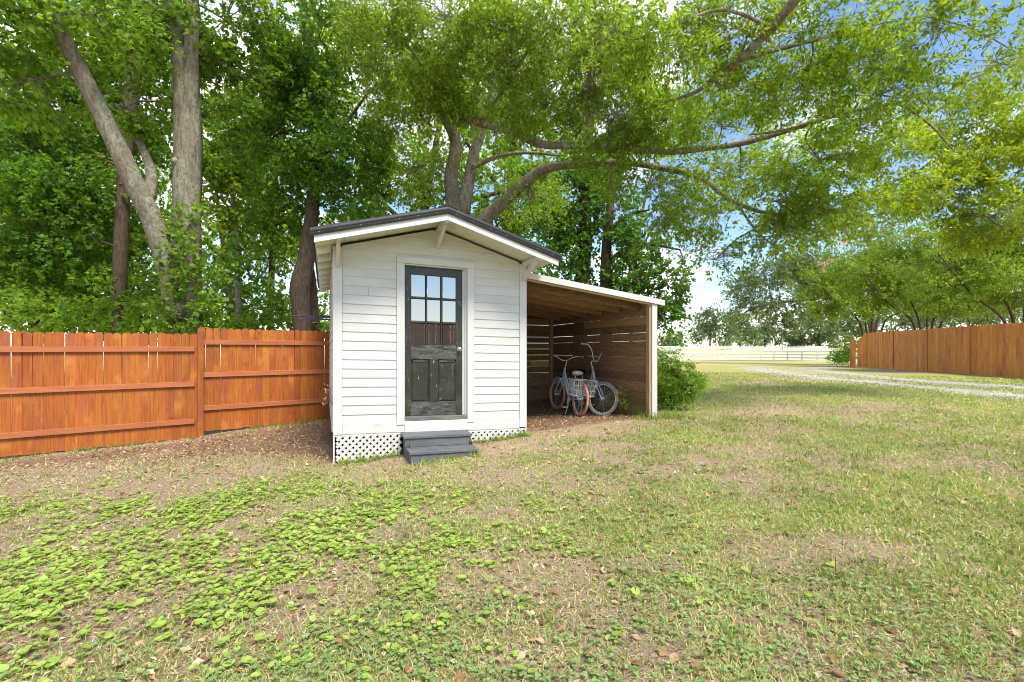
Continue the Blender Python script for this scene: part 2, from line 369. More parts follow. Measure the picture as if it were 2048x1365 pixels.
M['leaf_grey'] = leafmat('grey_green_leaf', [(0.0775, 0.1318, 0.0465), (0.1271, 0.1938, 0.0651), (0.1938, 0.248, 0.08525)], 0.3)
M['leaf_bright'] = leafmat('bright_shrub_leaf', [(0.12, 0.26, 0.02), (0.20, 0.37, 0.026), (0.30, 0.48, 0.035)], 0.45, 2.0)
M['leaf_myrtle'] = leafmat('myrtle_leaf', [(0.1296, 0.2375, 0.0311), (0.2203, 0.3352, 0.03802), (0.337, 0.4609, 0.05184)], 0.5)
M['leaf_far'] = leafmat('hazed_distant_leaf', [(0.1045, 0.1615, 0.07125), (0.1425, 0.209, 0.0855), (0.1805, 0.247, 0.095)], 0.35, 0.08)  # pale greyed green: distance haze put into the leaf colour
M['petal'] = leafmat('pink_petal', [(0.62, 0.30, 0.36), (0.70, 0.42, 0.46)], 0.3)

# ------------------------------------------------------------------ terrain
_tp = np.array([
    (-7.44, 6.9, -0.06), (-5.53, 8.36, -0.02), (-5.2, 8.7, 0.06), (-3.74, 9.77, 0.10), (-2.31, 6.13, 0.065), (0.20, 7.12, 0.275), (2.37, 7.97, 0.42),
    (0.97, 11.53, 0.34), (1.27, 9.0, 0.262), (0.93, 10.05, 0.255), (1.71, 9.1, 0.27), (-1.2, 5.8, 0.12), (-2.0, 4.0, 0.0), (0, 2.2, 0.02), (0, 0, 0.0), (-5, 4.0, -0.05), (-5, 0, -0.1),
    (4, 3, 0.12), (4, 0, 0.1), (8, 5, 0.3), (9, -2, 0.3), (11.2, 10.4, 0.5), (16.88, 15.66, 0.59), (18.75, 25.2, 0.54), (12.2, 24.4, 0.55), (6, 16, 0.5), (0, 20, 0.45),
    (-10, 14, 0.1), (-12, 5, -0.15), (-14, -8, -0.2), (0, -12, 0.1), (14, -10, 0.5), (24, 12, 0.7), (-25, 25, 0.2), (0, 40, 0.5), (42, 60, -0.08), (33, 92, -0.37), (22, 45, 0.25), (0, 90, 0.1),
    (60, 175, 1.15), (110, 180, 0.9), (10, 180, 1.3), (-70, 120, 1.0), (100, 80, 0.5), (60, 20, 0.7), (-70, 30, 0.3), (-60, -60, 0), (60, -60, 0.5), (120, 240, 2.5), (-100, 240, 2.5), (260, 240, 2.5), (300, 0, 1), (-300, 0, 1), (0, -300, 1), (40, 240, 2.5)])
def _fit():
    P = _tp[:, :2]; n = len(P)
    r = np.linalg.norm(P[:, None] - P[None], axis=-1)
    K = r + np.eye(n) * 0.02        # linear kernel, lightly smoothed
    A = np.zeros((n + 1, n + 1)); A[:n, :n] = K; A[:n, n] = 1; A[n, :n] = 1
    return np.linalg.solve(A, np.append(_tp[:, 2], 0))
_w = _fit()
def ground(x, y):
    x = np.asarray(x, float); y = np.asarray(y, float)
    sh = x.shape; p = np.stack([x.ravel(), y.ravel()], -1)
    z = np.zeros(len(p))
    for i in range(0, len(p), 20000):
        q = p[i:i + 20000]
        r = np.sqrt(((q[:, None] - _tp[None, :, :2]) ** 2).sum(-1) + 0.25)
        z[i:i + 20000] = r @ _w[:-1] + _w[-1]
    d = np.hypot(p[:, 0], p[:, 1])
    k = sstep(260, 420, d); z = z * (1 - k) + 3.0 * k
    z += (fbm(p[:, 0], p[:, 1], 1.1, 3, 5) - 0.5) * 0.05 * (1 - sstep(15, 60, d))
    return z.reshape(sh)
def gz(x, y): return float(ground(np.array([x]), np.array([y]))[0])

TH = R(21.5); CT, ST = math.cos(TH), math.sin(TH)
SO = np.array([-2.308, 6.126])         # front left corner of the shed
def shed_local(x, y):
    dx = x - SO[0]; dy = y - SO[1]; return dx * CT + dy * ST, -dx * ST + dy * CT
def shed_world(u, w): return SO[0] + u * CT - w * ST, SO[1] + u * ST + w * CT

# where the lawn is bare, littered, leafy: soft patches in world metres
def blob(x, y, cx, cy, rx, ry, a=0.0):
    c, s = math.cos(a), math.sin(a); dx = x - cx; dy = y - cy
    u = (dx * c + dy * s) / rx; v = (-dx * s + dy * c) / ry
    return np.exp(-(u * u + v * v))
def cover(x, y):
    """returns green, dirt, litter, weed, clover weights 0..1"""
    x = np.asarray(x, float); y = np.asarray(y, float)
    u, w = shed_local(x, y)
    n1 = fbm(x, y, 0.55, 4, 11); n2 = fbm(x, y, 1.7, 4, 23); n3 = fbm(x, y, 4.3, 3, 31)
    lit = blob(x, y, -4.0, 8.0, 1.9, 1.2, 0.6) * 1.1 + blob(x, y, -2.9, 7.6, 0.7, 1.5, 0.4) + 0.6 * blob(x, y, -6.6, 6.8, 1.6, 0.5, 0.65) + 0.26 * blob(x, y, -1.5, 3.0, 2.0, 0.9, 0.1)
    lean = sstep(2.6, 2.9, u) * sstep(5.2, 4.9, u) * sstep(-0.15, 0.5, w) * sstep(4.0, 3.7, w)
    inner = sstep(-0.1, 0.1, u) * sstep(2.8, 2.6, u) * sstep(-0.05, 0.1, w) * sstep(4.6, 4.4, w)
    dirt = 1.15 * blob(x, y, 1.25, 7.7, 1.3, 0.85, 0.35) + lean * 1.2 + inner + 0.8 * blob(x, y, -0.5, 6.25, 1.2, 0.35, 0.3) + 0.75 * blob(x, y, 4.6, 8.6, 2.1, 0.55, 0.1) + 0.95 * blob(x, y, 2.3, 3.35, 0.8, 0.3, 0.1)
    dirt = dirt + 1.0 * blob(x, y, 0.05, 3.15, 0.55, 0.35) + 0.5 * blob(x, y, -4.6, 5.2, 1.3, 0.35, 0.3) + 0.45 * blob(x, y, 6.4, 7.2, 1.2, 0.3, -0.2) + 0.55 * blob(x, y, 1.2, 2.55, 0.5, 0.2)
    dirt = np.clip(dirt * (0.35 + 1.1 * n3) + sstep(0.60, 0.74, n2 * 0.5 + n3 * 0.5) * 0.4, 0, 1)
    lit = np.clip((lit + lean * 0.9) * (0.5 + n2), 0, 1)
    weed = blob(x, y, -2.3, 3.6, 1.7, 1.15, 0.1) * 1.3 + 1.0 * blob(x, y, -4.0, 4.3, 1.7, 0.85, 0.1) + 0.6 * blob(x, y, -0.7, 3.9, 0.8, 0.6)
    weed = np.clip(weed * sstep(0.36, 0.60, n3 * 0.5 + n2 * 0.5) * 1.5, 0, 1)
    clov = 0.75 * blob(x, y, 0.1, 2.5, 1.7, 0.6) + 0.8 * blob(x, y, -1.5, 2.5, 1.3, 0.45) + 0.9 * blob(x, y, 1.5, 5.4, 1.6, 0.9) + 0.7 * blob(x, y, -2.6, 5.2, 1.6, 0.5, 0.2) + 0.5 * blob(x, y, 1.6, 3.0, 1.2, 0.8)
    clov = np.clip(clov * sstep(0.38, 0.62, n2 * 0.6 + n3 * 0.4) * 1.5, 0, 1)
    far = sstep(9, 16, y)
    green = np.clip(sstep(0.36, 0.68, 0.55 * n1 + 0.45 * n2 + 0.07 * far + 0.05 * sstep(0, 4, x)) * 1.15, 0, 1)
    bare = np.clip(dirt * 1.1 + lit * 1.2, 0, 1)
    return green * (1 - bare * 0.92), dirt, lit, weed * (1 - dirt * 0.5), clov * (1 - bare * 0.8)

def grad_axis(lo, hi, step, far_lo, far_hi, g=1.22):
    a = list(np.arange(lo, hi + 1e-6, step)); s = step; x = hi
    while x < far_hi: s = min(s * g, 60); x += s; a.append(x)
    s = step; x = lo; b = []
    while x > far_lo: s = min(s * g, 60); x -= s; b.append(x)
    return np.array(b[::-1] + a)
gx = grad_axis(-9, 14, 0.12, -1500, 1500); gy = grad_axis(0.8, 13, 0.12, -1500, 1800)
X, Y = np.meshgrid(gx, gy); Z = ground(X, Y)
nx, ny = len(gx), len(gy)
i = np.arange(ny - 1)[:, None]; j = np.arange(nx - 1)[None, :]
Q = np.stack([i * nx + j, i * nx + j + 1, (i + 1) * nx + j + 1, (i + 1) * nx + j], -1).reshape(-1, 4)
gme = mesh_np('ground', np.stack([X, Y, Z], -1), Q, smooth=True)
gr, di, li, we, clv = cover(X.ravel(), Y.ravel())
dd = np.hypot(X.ravel(), Y.ravel())
fld = sstep(58, 66, Y.ravel() + 0.0 + (X.ravel() - 42) * 3.55 / 3.7 * 0) * sstep(40, 60, dd)
ca = gme.color_attributes.new('cover', 'FLOAT_COLOR', 'POINT')
ca.data.foreach_set('color', np.stack([gr, di, li, fld], -1).astype(np.float32).ravel())
m, t, o = newmat('lawn_soil'); b = t.nodes.new('ShaderNodeBsdfPrincipled'); t.links.new(b.outputs[0], o.inputs['Surface'])
at_n = t.nodes.new('ShaderNodeAttribute'); at_n.attribute_name = 'cover'
sp = t.nodes.new('ShaderNodeSeparateColor'); t.links.new(at_n.outputs['Color'], sp.inputs[0])
v = vecmap(t)
fine = noise(t, v, 60, 10, 0.82); midn = noise(t, v, 7, 6, 0.6); big = noise(t, v, 0.35, 5, 0.6); tiny = noise(t, v, 160, 4, 0.7)
thatch = ramp(t, [(0.36, (0.1481, 0.0926, 0.06173)), (0.45, (0.3827, 0.2655, 0.1852)), (0.53, (0.5556, 0.4136, 0.2901)), (0.62, (0.7037, 0.5556, 0.395))], fine)
soil = ramp(t, [(0.38, (0.3643, 0.249, 0.1639)), (0.5, (0.5707, 0.4189, 0.2915)), (0.62, (0.7044, 0.5526, 0.4068))], fine)
soil = mixc(t, ramp(t, [(0.5, (0, 0, 0)), (0.68, (1, 1, 1))], midn), soil, (0.50, 0.29, 0.16))
mulch = ramp(t, [(0.36, (0.081, 0.0486, 0.0297)), (0.46, (0.243, 0.135, 0.081)), (0.55, (0.432, 0.27, 0.1755)), (0.64, (0.621, 0.459, 0.3375))], tiny)
grass = ramp(t, [(0.36, (0.1587, 0.1693, 0.04232)), (0.45, (0.2857, 0.3174, 0.06348)), (0.54, (0.4232, 0.4232, 0.1058)), (0.63, (0.5502, 0.4973, 0.2116))], fine)
field = ramp(t, [(0.3, (0.46, 0.4416, 0.2208)), (0.6, (0.552, 0.5152, 0.2944)), (0.8, (0.46, 0.4784, 0.2208))], big)
def mth(op, a, bb, t=t):
    k = t.nodes.new('ShaderNodeMath'); k.operation = op; k.use_clamp = True
    for q, i in ((a, 0), (bb, 1)):
        if hasattr(q, 'is_linked'): t.links.new(q, k.inputs[i])
        else: k.inputs[i].default_value = q
    return k.outputs[0]
gm = ramp(t, [(0.45, (0, 0, 0)), (0.85, (1, 1, 1))], mth('ADD', mth('MULTIPLY', sp.outputs[0], 0.55), mth('MULTIPLY', midn, 0.5)))
c = mixc(t, gm, thatch, grass)
c = mixc(t, ramp(t, [(0.30, (0, 0, 0)), (0.62, (1, 1, 1))], mth('ADD', mth('MULTIPLY', sp.outputs[1], 0.8), mth('MULTIPLY', mth('SUBTRACT', midn, 0.3), 0.35))), c, soil)
c = mixc(t, ramp(t, [(0.30, (0, 0, 0)), (0.60, (1, 1, 1))], mth('ADD', mth('MULTIPLY', sp.outputs[2], 0.8), mth('MULTIPLY', mth('SUBTRACT', midn, 0.3), 0.35))), c, mulch)
c = mixc(t, at_n.outputs['Alpha'], c, field)
t.links.new(c, b.inputs['Base Color']); b.inputs['Roughness'].default_value = 0.95; b.inputs['Specular IOR Level'].default_value = 0.1
t.links.new(bumpn(t, fine, 1.0, 0.05), b.inputs['Normal'])
tag(link('ground', gme, m), kind='structure')

# ------------------------------------------------------------------ driveway
def ribbon(name, pts, wid, mat, label, lift=0.008, seed=0):
    P = np.array(pts, float); o = []
    E = np.vstack([2 * P[0] - P[1], P, 2 * P[-1] - P[-2]])
    for i in range(len(P) - 1):
        p0, p1, p2, p3 = E[i:i + 4]
        for q in np.arange(14) / 14:
            o.append(0.5 * ((2 * p1) + (p2 - p0) * q + (2 * p0 - 5 * p1 + 4 * p2 - p3) * q * q + (3 * p1 - p0 - 3 * p2 + p3) * q ** 3))
    o.append(P[-1]); P = np.array(o); d = np.gradient(P, axis=0); d /= np.linalg.norm(d, axis=1, keepdims=True)
    nrm = np.stack([-d[:, 1], d[:, 0]], -1); n = len(P); rg = np.random.default_rng(seed)
    s = np.linspace(-1, 1, 7); ed = 1 + 0.9 * (fbm(np.arange(n) * 0.35, np.zeros(n) + seed, 1.0, 3, seed) - 0.5)[:, None] + rg.normal(0, 0.06, (n, 1))
    XY = P[:, None, :] + nrm[:, None, :] * (s[None, :, None] * wid / 2 * ed[:, :, None])
    Z = ground(XY[..., 0], XY[..., 1]) + lift * (1 - np.abs(s)[None, :] ** 4) * 1.0 + 0.004
    Z[:, 0] -= 0.03; Z[:, -1] -= 0.03
    V = np.concatenate([XY, Z[..., None]], -1)
    i = np.arange(n - 1)[:, None]; j = np.arange(6)[None, :]
    Q = np.stack([i * 7 + j, (i + 1) * 7 + j, (i + 1) * 7 + j + 1, i * 7 + j + 1], -1).reshape(-1, 4)
    ob = link(name, mesh_np(name, V, Q, smooth=True), mat); tag(ob, kind='structure')
    return P
gravel = pm('pale_gravel', [(0.3, (0.24, 0.215, 0.175)), (0.5, (0.36, 0.33, 0.275)), (0.7, (0.45, 0.42, 0.36))], 26, rough=0.95, bump=0.7, bdist=0.03, coords='Object',
            marks=[((0.36, 0.34, 0.17), 1.6, 0.46, 0.66, (1, 1, 1))])
trk1 = ribbon('gravel_wheel_track', [(13.5, 5.0), (11.9, 8.2), (11.2, 10.4), (10.85, 14.0), (10.7, 16.4), (11.4, 20.4), (12.4, 24.6), (14.6, 27.6), (18.5, 29.0), (24.0, 29.6), (32, 31)], 1.3, gravel, '', seed=3)
trk2 = ribbon('gravel_wheel_track', [(14.9, 6.5), (13.5, 10.0), (13.1, 12.5), (12.7, 13.6), (12.6, 15.6), (13.4, 19.8), (14.6, 23.4), (16.6, 25.6), (19.0, 27.0), (24.5, 28.0), (32, 29.4)], 1.0, gravel, '', seed=8)

# ------------------------------------------------------------------ shed
SH = -0.022                                   # the old shed has settled: its level lines fall to the right
shed = empty('garden_shed', (SO[0], SO[1], 0), TH)
tag(shed, 'small white clapboard shed with black half-glazed door and low black gable roof', 'shed')
W, DEP = 2.706, 4.35
ZE, PITCH, PK, OV, FO = 2.795, 0.284, 1.355, 0.21, 0.65   # soffit height at the eave, slope, ridge, eave overhang, gable overhang
def zsof(u): return ZE + PITCH * min(u + OV, W + OV - u)
def S(mb, name, mat, parent=shed, **k): return mb.build(name, M[mat] if isinstance(mat, str) else mat, parent, shear=SH, **k)
# added core, unseen behind the boards (dark, keeps daylight from leaking through)
mb = MB(); mb.prism([(0.03, 0.46), (0.90, 0.46), (0.90, zsof(0.9) + 0.02), (0.03, zsof(0.03) + 0.02)], 0.02, 0.04)
mb.prism([(1.80, 0.46), (W - 0.03, 0.46), (W - 0.03, zsof(W - 0.03) + 0.02), (1.80, zsof(1.8) + 0.02)], 0.02, 0.04)
mb.prism([(0.90, 2.73), (1.80, 2.73), (1.80, zsof(1.8) + 0.02), (PK, zsof(PK) + 0.02), (0.90, zsof(0.9) + 0.02)], 0.02, 0.04)
mb.box(0.03, 0.05, 0.04, DEP, 0.46, zsof(0.03)); mb.box(W - 0.05, W - 0.03, 0.04, DEP, 0.46, zsof(0.03)); mb.box(0.03, W - 0.03, DEP - 0.02, DEP, 0.46, zsof(0))
mb.box(0.05, W - 0.05, 0.05, DEP - 0.03, 0.44, 0.46)
S(mb, 'light_block_core', 'dark')
def lap(u0, u1, z0, z1, top=None):
    """one lap board on the front: thick at its bottom edge, thin at its top; top(u) clips it under the roof"""
    if top is None:
        mb = MB(); mb.prism([(0.019, z0), (-0.012, z0), (-0.0135, z0 + 0.005), (-0.003, z1 + 0.004), (0.019, z1 + 0.004)], u0, u1, 0)
        return mb
    us = sorted([u0, u1] + [k for k in (PK, PK - (3.25 - z1) / PITCH, PK + (3.25 - z1) / PITCH) if u0 + 1e-3 < k < u1 - 1e-3])
    zt = [min(z1 + 0.004, top(k)) for k in us]
    V = []
    for k, z in zip(us, zt):
        h = (z - z0) / (z1 - z0); V += [(k, 0.019, z0), (k, -0.013, z0), (k, -0.013 + 0.010 * h, z), (k, 0.019, z)]
    n = len(us); Q = [(4 * a + b, 4 * a + (b + 1) % 4, 4 * a + 4 + (b + 1) % 4, 4 * a + 4 + b) for a in range(n - 1) for b in range(4)]
    Q += [(0, 3, 2, 1), (4 * n - 4, 4 * n - 3, 4 * n - 2, 4 * n - 1)]
    mb = MB(); mb.add(V, Q); return mb
rr = random.Random(4)
zz, EX = 0.572, 0.1206
top = lambda k: zsof(k) + 0.0045
k = 0
while True:
    z0 = zz + EX * k; z1 = z0 + EX
    if z0 > 3.2: break
    j = lambda: rr.uniform(-0.0025, 0.0025)
    if z0 < 2.80:
        zc = min(z1, 2.86)
        a, b_ = z0 + j(), z1 + j()
        if k in (3, 9, 14) and z1 < 2.6:      # butt joint in the board
            s_ = rr.uniform(0.35, 0.6); S(lap(0.113, s_ - 0.001, a, b_), 'clapboard', 'white'); S(lap(s_ + 0.001, 0.802, a + 0.002, b_), 'clapboard', 'white')
        else: S(lap(0.113, 0.802, a, b_), 'clapboard', 'white')
        S(lap(1.889, W - 0.113, z0 + j(), z1 + j()), 'clapboard', 'white')
        if z1 > 2.822: S(lap(0.802, 1.889, 2.822, z1), 'clapboard', 'white')
    else:
        half = max(0.0, (3.245 + 0.004 - z0)) / PITCH
        u0, u1 = max(0.113 if z0 < zsof(0.11) else 0.0, PK - half), min(W - (0.113 if z0 < zsof(0.11) else 0.0), PK + half)
        if u1 - u0 > 0.1: S(lap(u0, u1, z0 + j(), z1, top), 'clapboard', 'white')
    k += 1
# trim
for a, b_ in ((0.0, 0.111), (W - 0.111, W)):
    S(MB().box(a, b_, -0.026, 0.019, 0.441, zsof(min(a, W - b_)) + 0.015), 'corner_board', 'trim', bevel=0.003)
S(MB().box(0.0, 0.024, 0.02, 0.11, 0.441, zsof(0) + 0.01), 'corner_board', 'trim'); S(MB().box(W - 0.024, W, 0.02, 0.11, 0.441, zsof(0) + 0.01), 'corner_board', 'trim')
S(MB().box(0.112, 0.903, -0.020, 0.019, 0.441, 0.570), 'skirt_board', 'skirt', bevel=0.003); S(MB().box(1.793, W - 0.112, -0.020, 0.019, 0.425, 0.570), 'skirt_board', 'skirt', bevel=0.003)
S(MB().box(0.904, 1.792, -0.030, 0.045, 0.437, 0.586), 'threshold_board', 'trim', bevel=0.003)
S(MB().box(0.803, 0.905, -0.032, 0.019, 0.54, 2.732), 'door_casing', 'trim', bevel=0.003); S(MB().box(1.790, 1.888, -0.032, 0.019, 0.545, 2.732), 'door_casing', 'trim', bevel=0.003)
S(MB().box(0.803, 1.888, -0.033, 0.019, 2.733, 2.822), 'door_casing', 'trim', bevel=0.003)
S(MB().box(0.905, 0.912, -0.004, 0.10, 0.66, 2.73), 'door_jamb', 'trim'); S(MB().box(0.912, 1.782, -0.004, 0.10, 2.715, 2.731), 'door_jamb', 'trim')
mb = MB(); mb.box(1.782, 1.790, -0.004, 0.10, 0.60, 2.73); mb.box(1.762, 1.7815, 0.028, 0.10, 0.645, 2.714); mb.box(1.737, 1.7615, 0.052, 0.10, 0.645, 2.714); S(mb, 'door_jamb', 'trim')
S(MB().box(0.906, 1.781, -0.024, 0.10, 0.588, 0.643), 'door_sill', 'sill', bevel=0.004)
# side and back walls
for sgn, ux in ((-1, 0.0), (1, W)):
    for k in range(19):
        z0 = 0.46 + EX * k; z1 = min(z0 + EX, zsof(0) + 0.0)
        if z1 - z0 < 0.02: continue
        x0, x1 = ux + sgn * 0.016, ux - sgn * 0.028
        S(MB().prism([(x1, z0), (x0, z0), (ux + sgn * 0.003, z1 + 0.003), (x1, z1 + 0.003)], 0.112, DEP, 1), 'clapboard', 'white')
for k in range(19):
    z0 = 0.46 + EX * k
    S(MB().box(0.03, W - 0.03, DEP + 0.001, DEP + 0.016, z0, min(z0 + EX - 0.002, zsof(0))), 'clapboard', 'white')
# door
DY = 0.055
mb = MB()
cu = [(1.011, 1.203), (1.234, 1.417), (1.452, 1.645)]; rz_ = [(2.298, 2.600), (1.962, 2.264), (1.630, 1.926)]
mb.box(0.914, 1.011, DY, DY + 0.04, 0.647, 2.712); mb.box(1.645, 1.736, DY, DY + 0.04, 0.647, 2.712)
mb.box(1.011, 1.645, DY + 0.0005, DY + 0.04, 2.600, 2.712)
door = S(mb, 'door', 'door', bevel=0.002)
door['label'] = 'weathered black door with nine panes over two panels'
S(MB().box(1.011, 1.645, DY + 0.0005, DY + 0.04, 1.432, 1.630), 'lock_rail', 'door_chip', door); S(MB().box(1.011, 1.645, DY + 0.0005, DY + 0.04, 0.647, 0.826), 'bottom_rail', 'door_chip', door)
S(MB().box(1.266, 1.382, DY + 0.001, DY + 0.038, 0.826, 1.432), 'mullion', 'door', door)
for a, b_ in ((1.203, 1.234), (1.417, 1.452)): S(MB().prism([(a, DY + 0.03), (a + 0.009, DY + 0.004), (b_ - 0.009, DY + 0.004), (b_, DY + 0.03)], 1.630, 2.600, 2), 'muntin', 'door', door)
for a, b_ in ((2.264, 2.298), (1.926, 1.962)):
    for c0, c1 in cu: S(MB().prism([(DY + 0.03, a), (DY + 0.005, a + 0.009), (DY + 0.005, b_ - 0.009), (DY + 0.03, b_)], c0, c1, 0), 'muntin', 'door', door)
for c0, c1 in cu:
    for r0, r1 in rz_: S(MB().box(c0 + 0.0015, c1 - 0.0015, DY + 0.020, DY + 0.024, r0 + 0.0015, r1 - 0.0015), 'pane', 'glass', door)
for c0, c1 in ((1.012, 1.265), (1.383, 1.644)):
    z0, z1, e = 0.827, 1.431, 0.035
    V = [(c0, DY + .014, z0), (c1, DY + .014, z0), (c1, DY + .014, z1), (c0, DY + .014, z1)]
    V += [(c0 + .012, DY + .026, z0 + .012), (c1 - .012, DY + .026, z0 + .012), (c1 - .012, DY + .026, z1 - .012), (c0 + .012, DY + .026, z1 - .012)]
    V += [(c0 + e, DY + .013, z0 + e), (c1 - e, DY + .013, z0 + e), (c1 - e, DY + .013, z1 - e), (c0 + e, DY + .013, z1 - e)]
    q = [(a + i, a + (i + 1) % 4, a + 4 + (i + 1) % 4, a + 4 + i) for a in (0, 4) for i in range(4)] + [(8, 9, 10, 11)]
    S(MB().add(V, q), 'panel', 'door', door)
    S(MB().box(c0 + 0.02, c1 - 0.02, DY + 0.002, DY + 0.016, z1 - 0.034, z1 - 0.010), 'panel_moulding', 'door_chip', door)
mb = MB(); mb.tube([(1.688, DY, 1.58), (1.688, DY - 0.006, 1.58)], [0.031, 0.029], 16); mb.tube([(1.688, DY - 0.004, 1.58), (1.688, DY - 0.035, 1.58)], 0.011, 10); mb.ball((1.688, DY - 0.05, 1.58), (0.028, 0.022, 0.028), 14, 10)
S(mb, 'door_knob', 'brass', door, smooth=True)
# interior seen faintly: a shelf board on the far wall
# roof
def slab(u0, u1, w0, w1, a0, a1, nseg=1):
    """slab following the roof slope between vertical offsets a0..a1 over the soffit plane"""
    f = lambda u: ZE + PITCH * (min(u + OV, W + OV - u) if True else 0)
    zf = lambda u: ZE + PITCH * (u + OV) if u0 < PK else ZE + PITCH * (W + OV - u)
    return MB().prism([(u0, zf(u0) + a0), (u1, zf(u1) + a0), (u1, zf(u1) + a1), (u0, zf(u0) + a1)], w0, w1, 1)
roof = S(slab(-OV - 0.03, PK, -FO - 0.035, 4.83, 0.098, 0.112), 'roof', 'roof')
roof2 = S(slab(PK + 0.001, W + OV + 0.03, -FO - 0.035, 4.83, 0.098, 0.112), 'roof', 'roof')
for side, par in ((0, roof), (1, roof2)):
    lo, hi = (-OV - 0.03, PK - 0.02) if side == 0 else (PK + 0.02, W + OV + 0.03)
    for kk in range(14):
        w0 = -0.45 + kk * 0.38
        S(slab(lo, hi, w0, w0 + 0.035, 0.1125, 0.132), 'standing_rib', 'roof', par)
    # rake trim: rolled black metal over the gable edge
    n = 9; zf = (lambda u: ZE + PITCH * (u + OV)) if side == 0 else (lambda u: ZE + PITCH * (W + OV - u))
    prof = [(-FO - 0.004, 0.052), (-FO - 0.020, 0.050), (-FO - 0.028, 0.075), (-FO - 0.030, 0.110), (-FO - 0.022, 0.136), (-FO - 0.002, 0.150), (-FO + 0.10, 0.150), (-FO + 0.10, 0.136), (-FO - 0.004, 0.134)]
    V = [(u, p[0], zf(u) + p[1]) for u in ((-OV - 0.045, PK) if side == 0 else (PK + 0.001, W + OV + 0.045)) for p in prof]
    q = [(i, (i + 1) % n, (i + 1) % n + n, i + n) for i in range(n)]
    tt = [(0, i, i + 1) for i in range(1, n - 1)] + [(n, n + i + 1, n + i) for i in range(1, n - 1)]
    S(MB().add(V, q, tt), 'rake_trim', 'roof', par)
    for kk in range(7):
        u = lo + 0.08 + kk * (hi - lo - 0.1) / 6.5
        S(MB().ball((u, -FO - 0.029, zf(u) + 0.078), 0.006, 6, 4), 'screw', 'tin', par)
    # fascia
    uu = (-OV - 0.005, PK - 0.001) if side == 0 else (PK + 0.002, W + OV + 0.005)
    S(MB().prism([(uu[0], zf(uu[0]) - 0.03), (uu[1], zf(uu[1]) - 0.03), (uu[1], zf(uu[1]) + 0.096), (uu[0], zf(uu[0]) + 0.096)], -FO, -FO + 0.022, 1), 'fascia_board', 'trim', bevel=0.003)
    # sheathing boards seen from below, running along the ridge
    u0 = -OV if side == 0 else PK + 0.002
    for kk in range(9):
        a = u0 + kk * 0.1735; b_ = min(a + 0.1705, PK if side == 0 else W + OV)
        S(slab(a, b_, -FO + 0.023, 4.8, 0.045, 0.066), 'roof_sheathing', 'soffit')
    # rafters with their tails under the eave
    for kk in range(8):
        w0 = 0.015 + kk * 0.62
        a, b_ = (-OV + 0.02, PK - 0.02) if side == 0 else (PK + 0.02, W + OV - 0.02)
        if kk == 0: a, b_ = ((-OV + 0.02, -0.03) if side == 0 else (W + 0.03, W + OV - 0.02))
        S(slab(a, b_, w0, w0 + 0.04, -0.045, 0.0445), 'rafter', 'soffit')
S(MB().prism([(PK - 0.12, ZE + PITCH * (PK + OV) + 0.118), (PK, ZE + PITCH * (PK + OV) + 0.160), (PK + 0.12, ZE + PITCH * (PK + OV) + 0.118), (PK + 0.12, ZE + PITCH * (PK + OV) + 0.130), (PK, ZE + PITCH * (PK + OV) + 0.174), (PK - 0.12, ZE + PITCH * (PK + OV) + 0.130)], -FO - 0.02, 4.84, 1), 'ridge_cap', 'roof', roof)
# knee braces under the gable overhang
for u in (0.055, PK, W - 0.055):
    zt = zsof(u)
    mb = MB(); mb.box(u - 0.022, u + 0.022, -FO + 0.023, -0.027, zt - 0.045, zt + 0.042 - (0.02 if u != PK else 0.05))
    S(mb, 'lookout', 'trim', bevel=0.002)
    lo = zt - 0.25
    S(MB().bar((u, -0.045, lo + 0.02), (u, -0.50, zt - 0.03), 0.042, 0.075, up=(0, 1, 1)), 'knee_brace', 'trim', bevel=0.002)
    if u < 1: S(MB().box(u - 0.02, u + 0.02, -0.052, -0.027, lo - 0.02, zt - 0.05), 'brace_plate', 'trim')
# lattice skirt: crossing laths, clipped to the ground line
def lattice(u0, u1):
    mb = MB(); st = 0.0615; wd = 0.034
    gl = lambda u: gz(*shed_world(u, -0.01)) - SH * u + 0.005
    zt = 0.437 if u0 < 1 else 0.421
    for sgn, w0 in ((1, -0.012), (-1, -0.006)):
        c0 = u0 - 0.6
        while c0 < u1 + 0.6:
            # lath: u = c0 + sgn*(z)  ; clip to u0..u1 and gl..zt
            zs = np.linspace(-0.1, zt, 60); us = c0 + sgn * zs
            ok = (us >= u0 + wd * 0.5) & (us <= u1 - wd * 0.5) & (zs >= np.array([gl(min(max(q, u0), u1)) for q in us]))
            if ok.sum() > 2:
                i0, i1 = np.where(ok)[0][[0, -1]]
                mb.bar((us[i0], w0, zs[i0]), (us[i1], w0, zs[i1]), wd, 0.0055, up=(0, 1, 0))
            c0 += st * 1.414
    mb.box(u0, u1, -0.0145, -0.0025, zt - 0.022, zt)
    return mb
lt = S(lattice(0.02, 0.885), 'lattice_panel', 'lattice'); lt2 = S(lattice(1.78, W - 0.02), 'lattice_panel', 'lattice')
S(MB().box(0.0, 0.019, -0.02, 0.02, 0.02, 0.44), 'lattice_post', 'trim'); S(MB().box(W - 0.018, W, -0.02, 0.02, 0.22, 0.44), 'lattice_post', 'trim')
S(MB().box(0.02, W - 0.02, 0.25, 0.27, -0.1, 0.43), 'crawl_space_shade_sheet', 'dark')  # dark sheet added to stand for the shade seen through the lattice
S(MB().box(0.005, 0.02, 0.03, DEP, -0.1, 0.44), 'foundation_skirt', 'dark'); S(MB().box(W - 0.02, W - 0.005, 0.03, DEP, -0.05, 0.44), 'foundation_skirt', 'dark')
